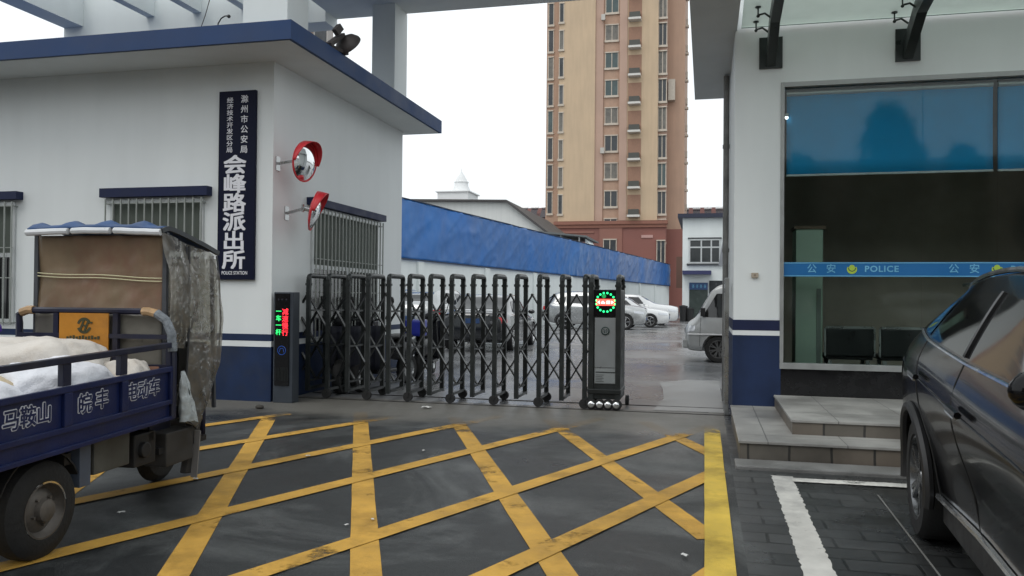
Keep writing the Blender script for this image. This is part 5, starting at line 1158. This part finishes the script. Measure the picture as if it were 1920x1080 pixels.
# load: sacks and bundles
SACK = pm('white_woven_sack', (.58, .54, .49), .6, 0, .1, 5, .35, 120, tint=(.45, .36, .26), tint_amt=.5); SACKB = pm('bluish_white_sack', (.68, .69, .73), .55, 0, .06, 4, .4, 90); SACKT = pm('tan_plastic_sack', (.46, .37, .24), .45, 0, .2, 4, .3, 30)
trM = tr.matrix_basis
def sack(c, s3, rz, m, label, seed, p=2.6):
    t_ = MB(); n_ = 36
    def fn(u, v):
        th = math.pi*u; ph = 2*math.pi*v
        d = Vector((math.sin(th)*math.cos(ph), math.sin(th)*math.sin(ph), -math.cos(th)))
        k = (abs(d.x)**p+abs(d.y)**p+abs(d.z)**p)**(-1/p); q = d*k
        q *= 1+.16*mnoise.noise(d*1.7+Vector((seed, 0, 0)))+.05*mnoise.noise(d*5+Vector((0, seed, 0)))-.045*max(0, 1-5*abs(mnoise.noise(d*2.4+Vector((0, 0, seed)))))
        return Vector((q.x*s3[0], q.y*s3[1], q.z*s3[2]))
    t_.grid(fn, n_, n_*2)
    o = t_.build('sack', m, smooth=True, angle=60); o.matrix_world = trM @ Matrix.Translation(c) @ Matrix.Rotation(R(rz), 4, 'Z')
    tag(o, label, 'sack', 'sacks on the tricycle bed')
sack((.27, .28, .79), (.235, .34, .20), 4, SACKB, 'bluish white smooth sack lying against the side rail in the middle of the bed', 1, 3.2)
sack((-.03, .55, .885), (.38, .36, .22), 20, SACK, 'large cream stained sack heaped highest in front of the yellow plate', 2)
sack((.32, .80, .76), (.19, .17, .19), 0, SACK, 'small cream sack at the front end of the bed by the cab', 3, 3)
sack((.22, -.33, .76), (.28, .33, .17), -12, SACKB, 'pale sack nearest the tail of the bed below the rail', 4)
sack((.10, -.10, .80), (.25, .22, .155), 35, SACKT, 'tan plastic sack wedged between the white sacks', 5)
sack((-.12, -.38, .90), (.32, .28, .20), 10, SACK, 'cream sack lying on top of the load at its tail end', 6)
o = MB().box(-.09, .09, -.07, .07, -.09, .09).build('cardboard_box', pm('brown_cardboard', (.16, .075, .045), .7), bevel=.006); o.matrix_world = trM @ Matrix.Translation((.40, .93, .80)) @ Matrix.Rotation(R(25), 4, 'Z') @ Matrix.Rotation(R(14), 4, 'X'); tag(o, 'small brown cardboard box behind the cab at the front of the bed', 'box')
def purple(u, v):
    d = Vector((math.sin(math.pi*u)*math.cos(2*math.pi*v), math.sin(math.pi*u)*math.sin(2*math.pi*v), -math.cos(math.pi*u)))
    return d*(1+.25*mnoise.noise(d*2.2)+.1*mnoise.noise(d*7))*.13
o = MB().grid(purple, 20, 36).build('purple_bundle', pm('purple_cloth', (.07, .03, .30), .6, 0, .3, 8), smooth=True); o.matrix_world = trM @ Matrix.Translation((-.54, .62, 1.10)) @ Matrix.Diagonal((1, 1.2, 1.15, 1)); tag(o, 'purple cloth bundle hooked over the far rail of the tricycle bed', 'bundle')
# hanging plastic bag
def bagf(u, v):
    w_ = .015+.075*v**.7; a = 2*math.pi*u
    return Vector((w_*.45*math.cos(a)+.012*mnoise.noise(Vector((u*9, v*6, 1))), w_*math.sin(a)+.07*v, -.33*v-.03*max(0, math.sin(a))*v+.01*mnoise.noise(Vector((u*12, v*9, 5)))))
o = MB().grid(bagf, 28, 18).build('plastic_bag', pm('white_translucent_bag', (.42, .46, .47), .25, 0, .4, 9, .6, 22, spec=.8), smooth=True); o.matrix_world = trM @ Matrix.Translation((.535, 1.16, .86)); tag(o, 'crumpled white plastic bag hanging beside the tricycle cab', 'plastic bag')

# litter on the road
for i, (x, y, s_) in enumerate(((-3.3, 9.31, .055), (-3.25, 6.2, .018), (-2.4, 6.7, .015), (-3.62, 5.2, .02), (-2.05, 4.4, .012), (-1.95, 4.55, .012), (-4.6, 5.9, .03), (-3.5, 4.28, .02), (-.1, 4.35, .02))):
    m = MB().grid(lambda u, v: Vector(((u-.5)*2*s_, (v-.5)*1.2*s_+.2*s_*math.sin(u*5), .014+.25*s_*abs(math.sin(u*4+v*3)))), 5, 4)
    o = m.build('paper_scrap', pm('white_paper', (.6, .6, .58), .7), solid=.002); o.matrix_world = Matrix.Translation((x, y, 0)) @ Matrix.Rotation(i*1.1, 4, 'Z')
    tag(o, 'largest white paper scrap on the ground before the gate' if i == 0 else 'small white paper scrap lying on the road', 'litter', 'paper scraps on the road')
o = MB().ball((0, 0, .02), .055, 8, (1, .7, .5)).build('stone', pm('dark_stone', (.04, .035, .03), .8)); o.location = (-5.2, 8.7, 0); tag(o, 'dark stone on the dusty ground beside the control post', 'stone')
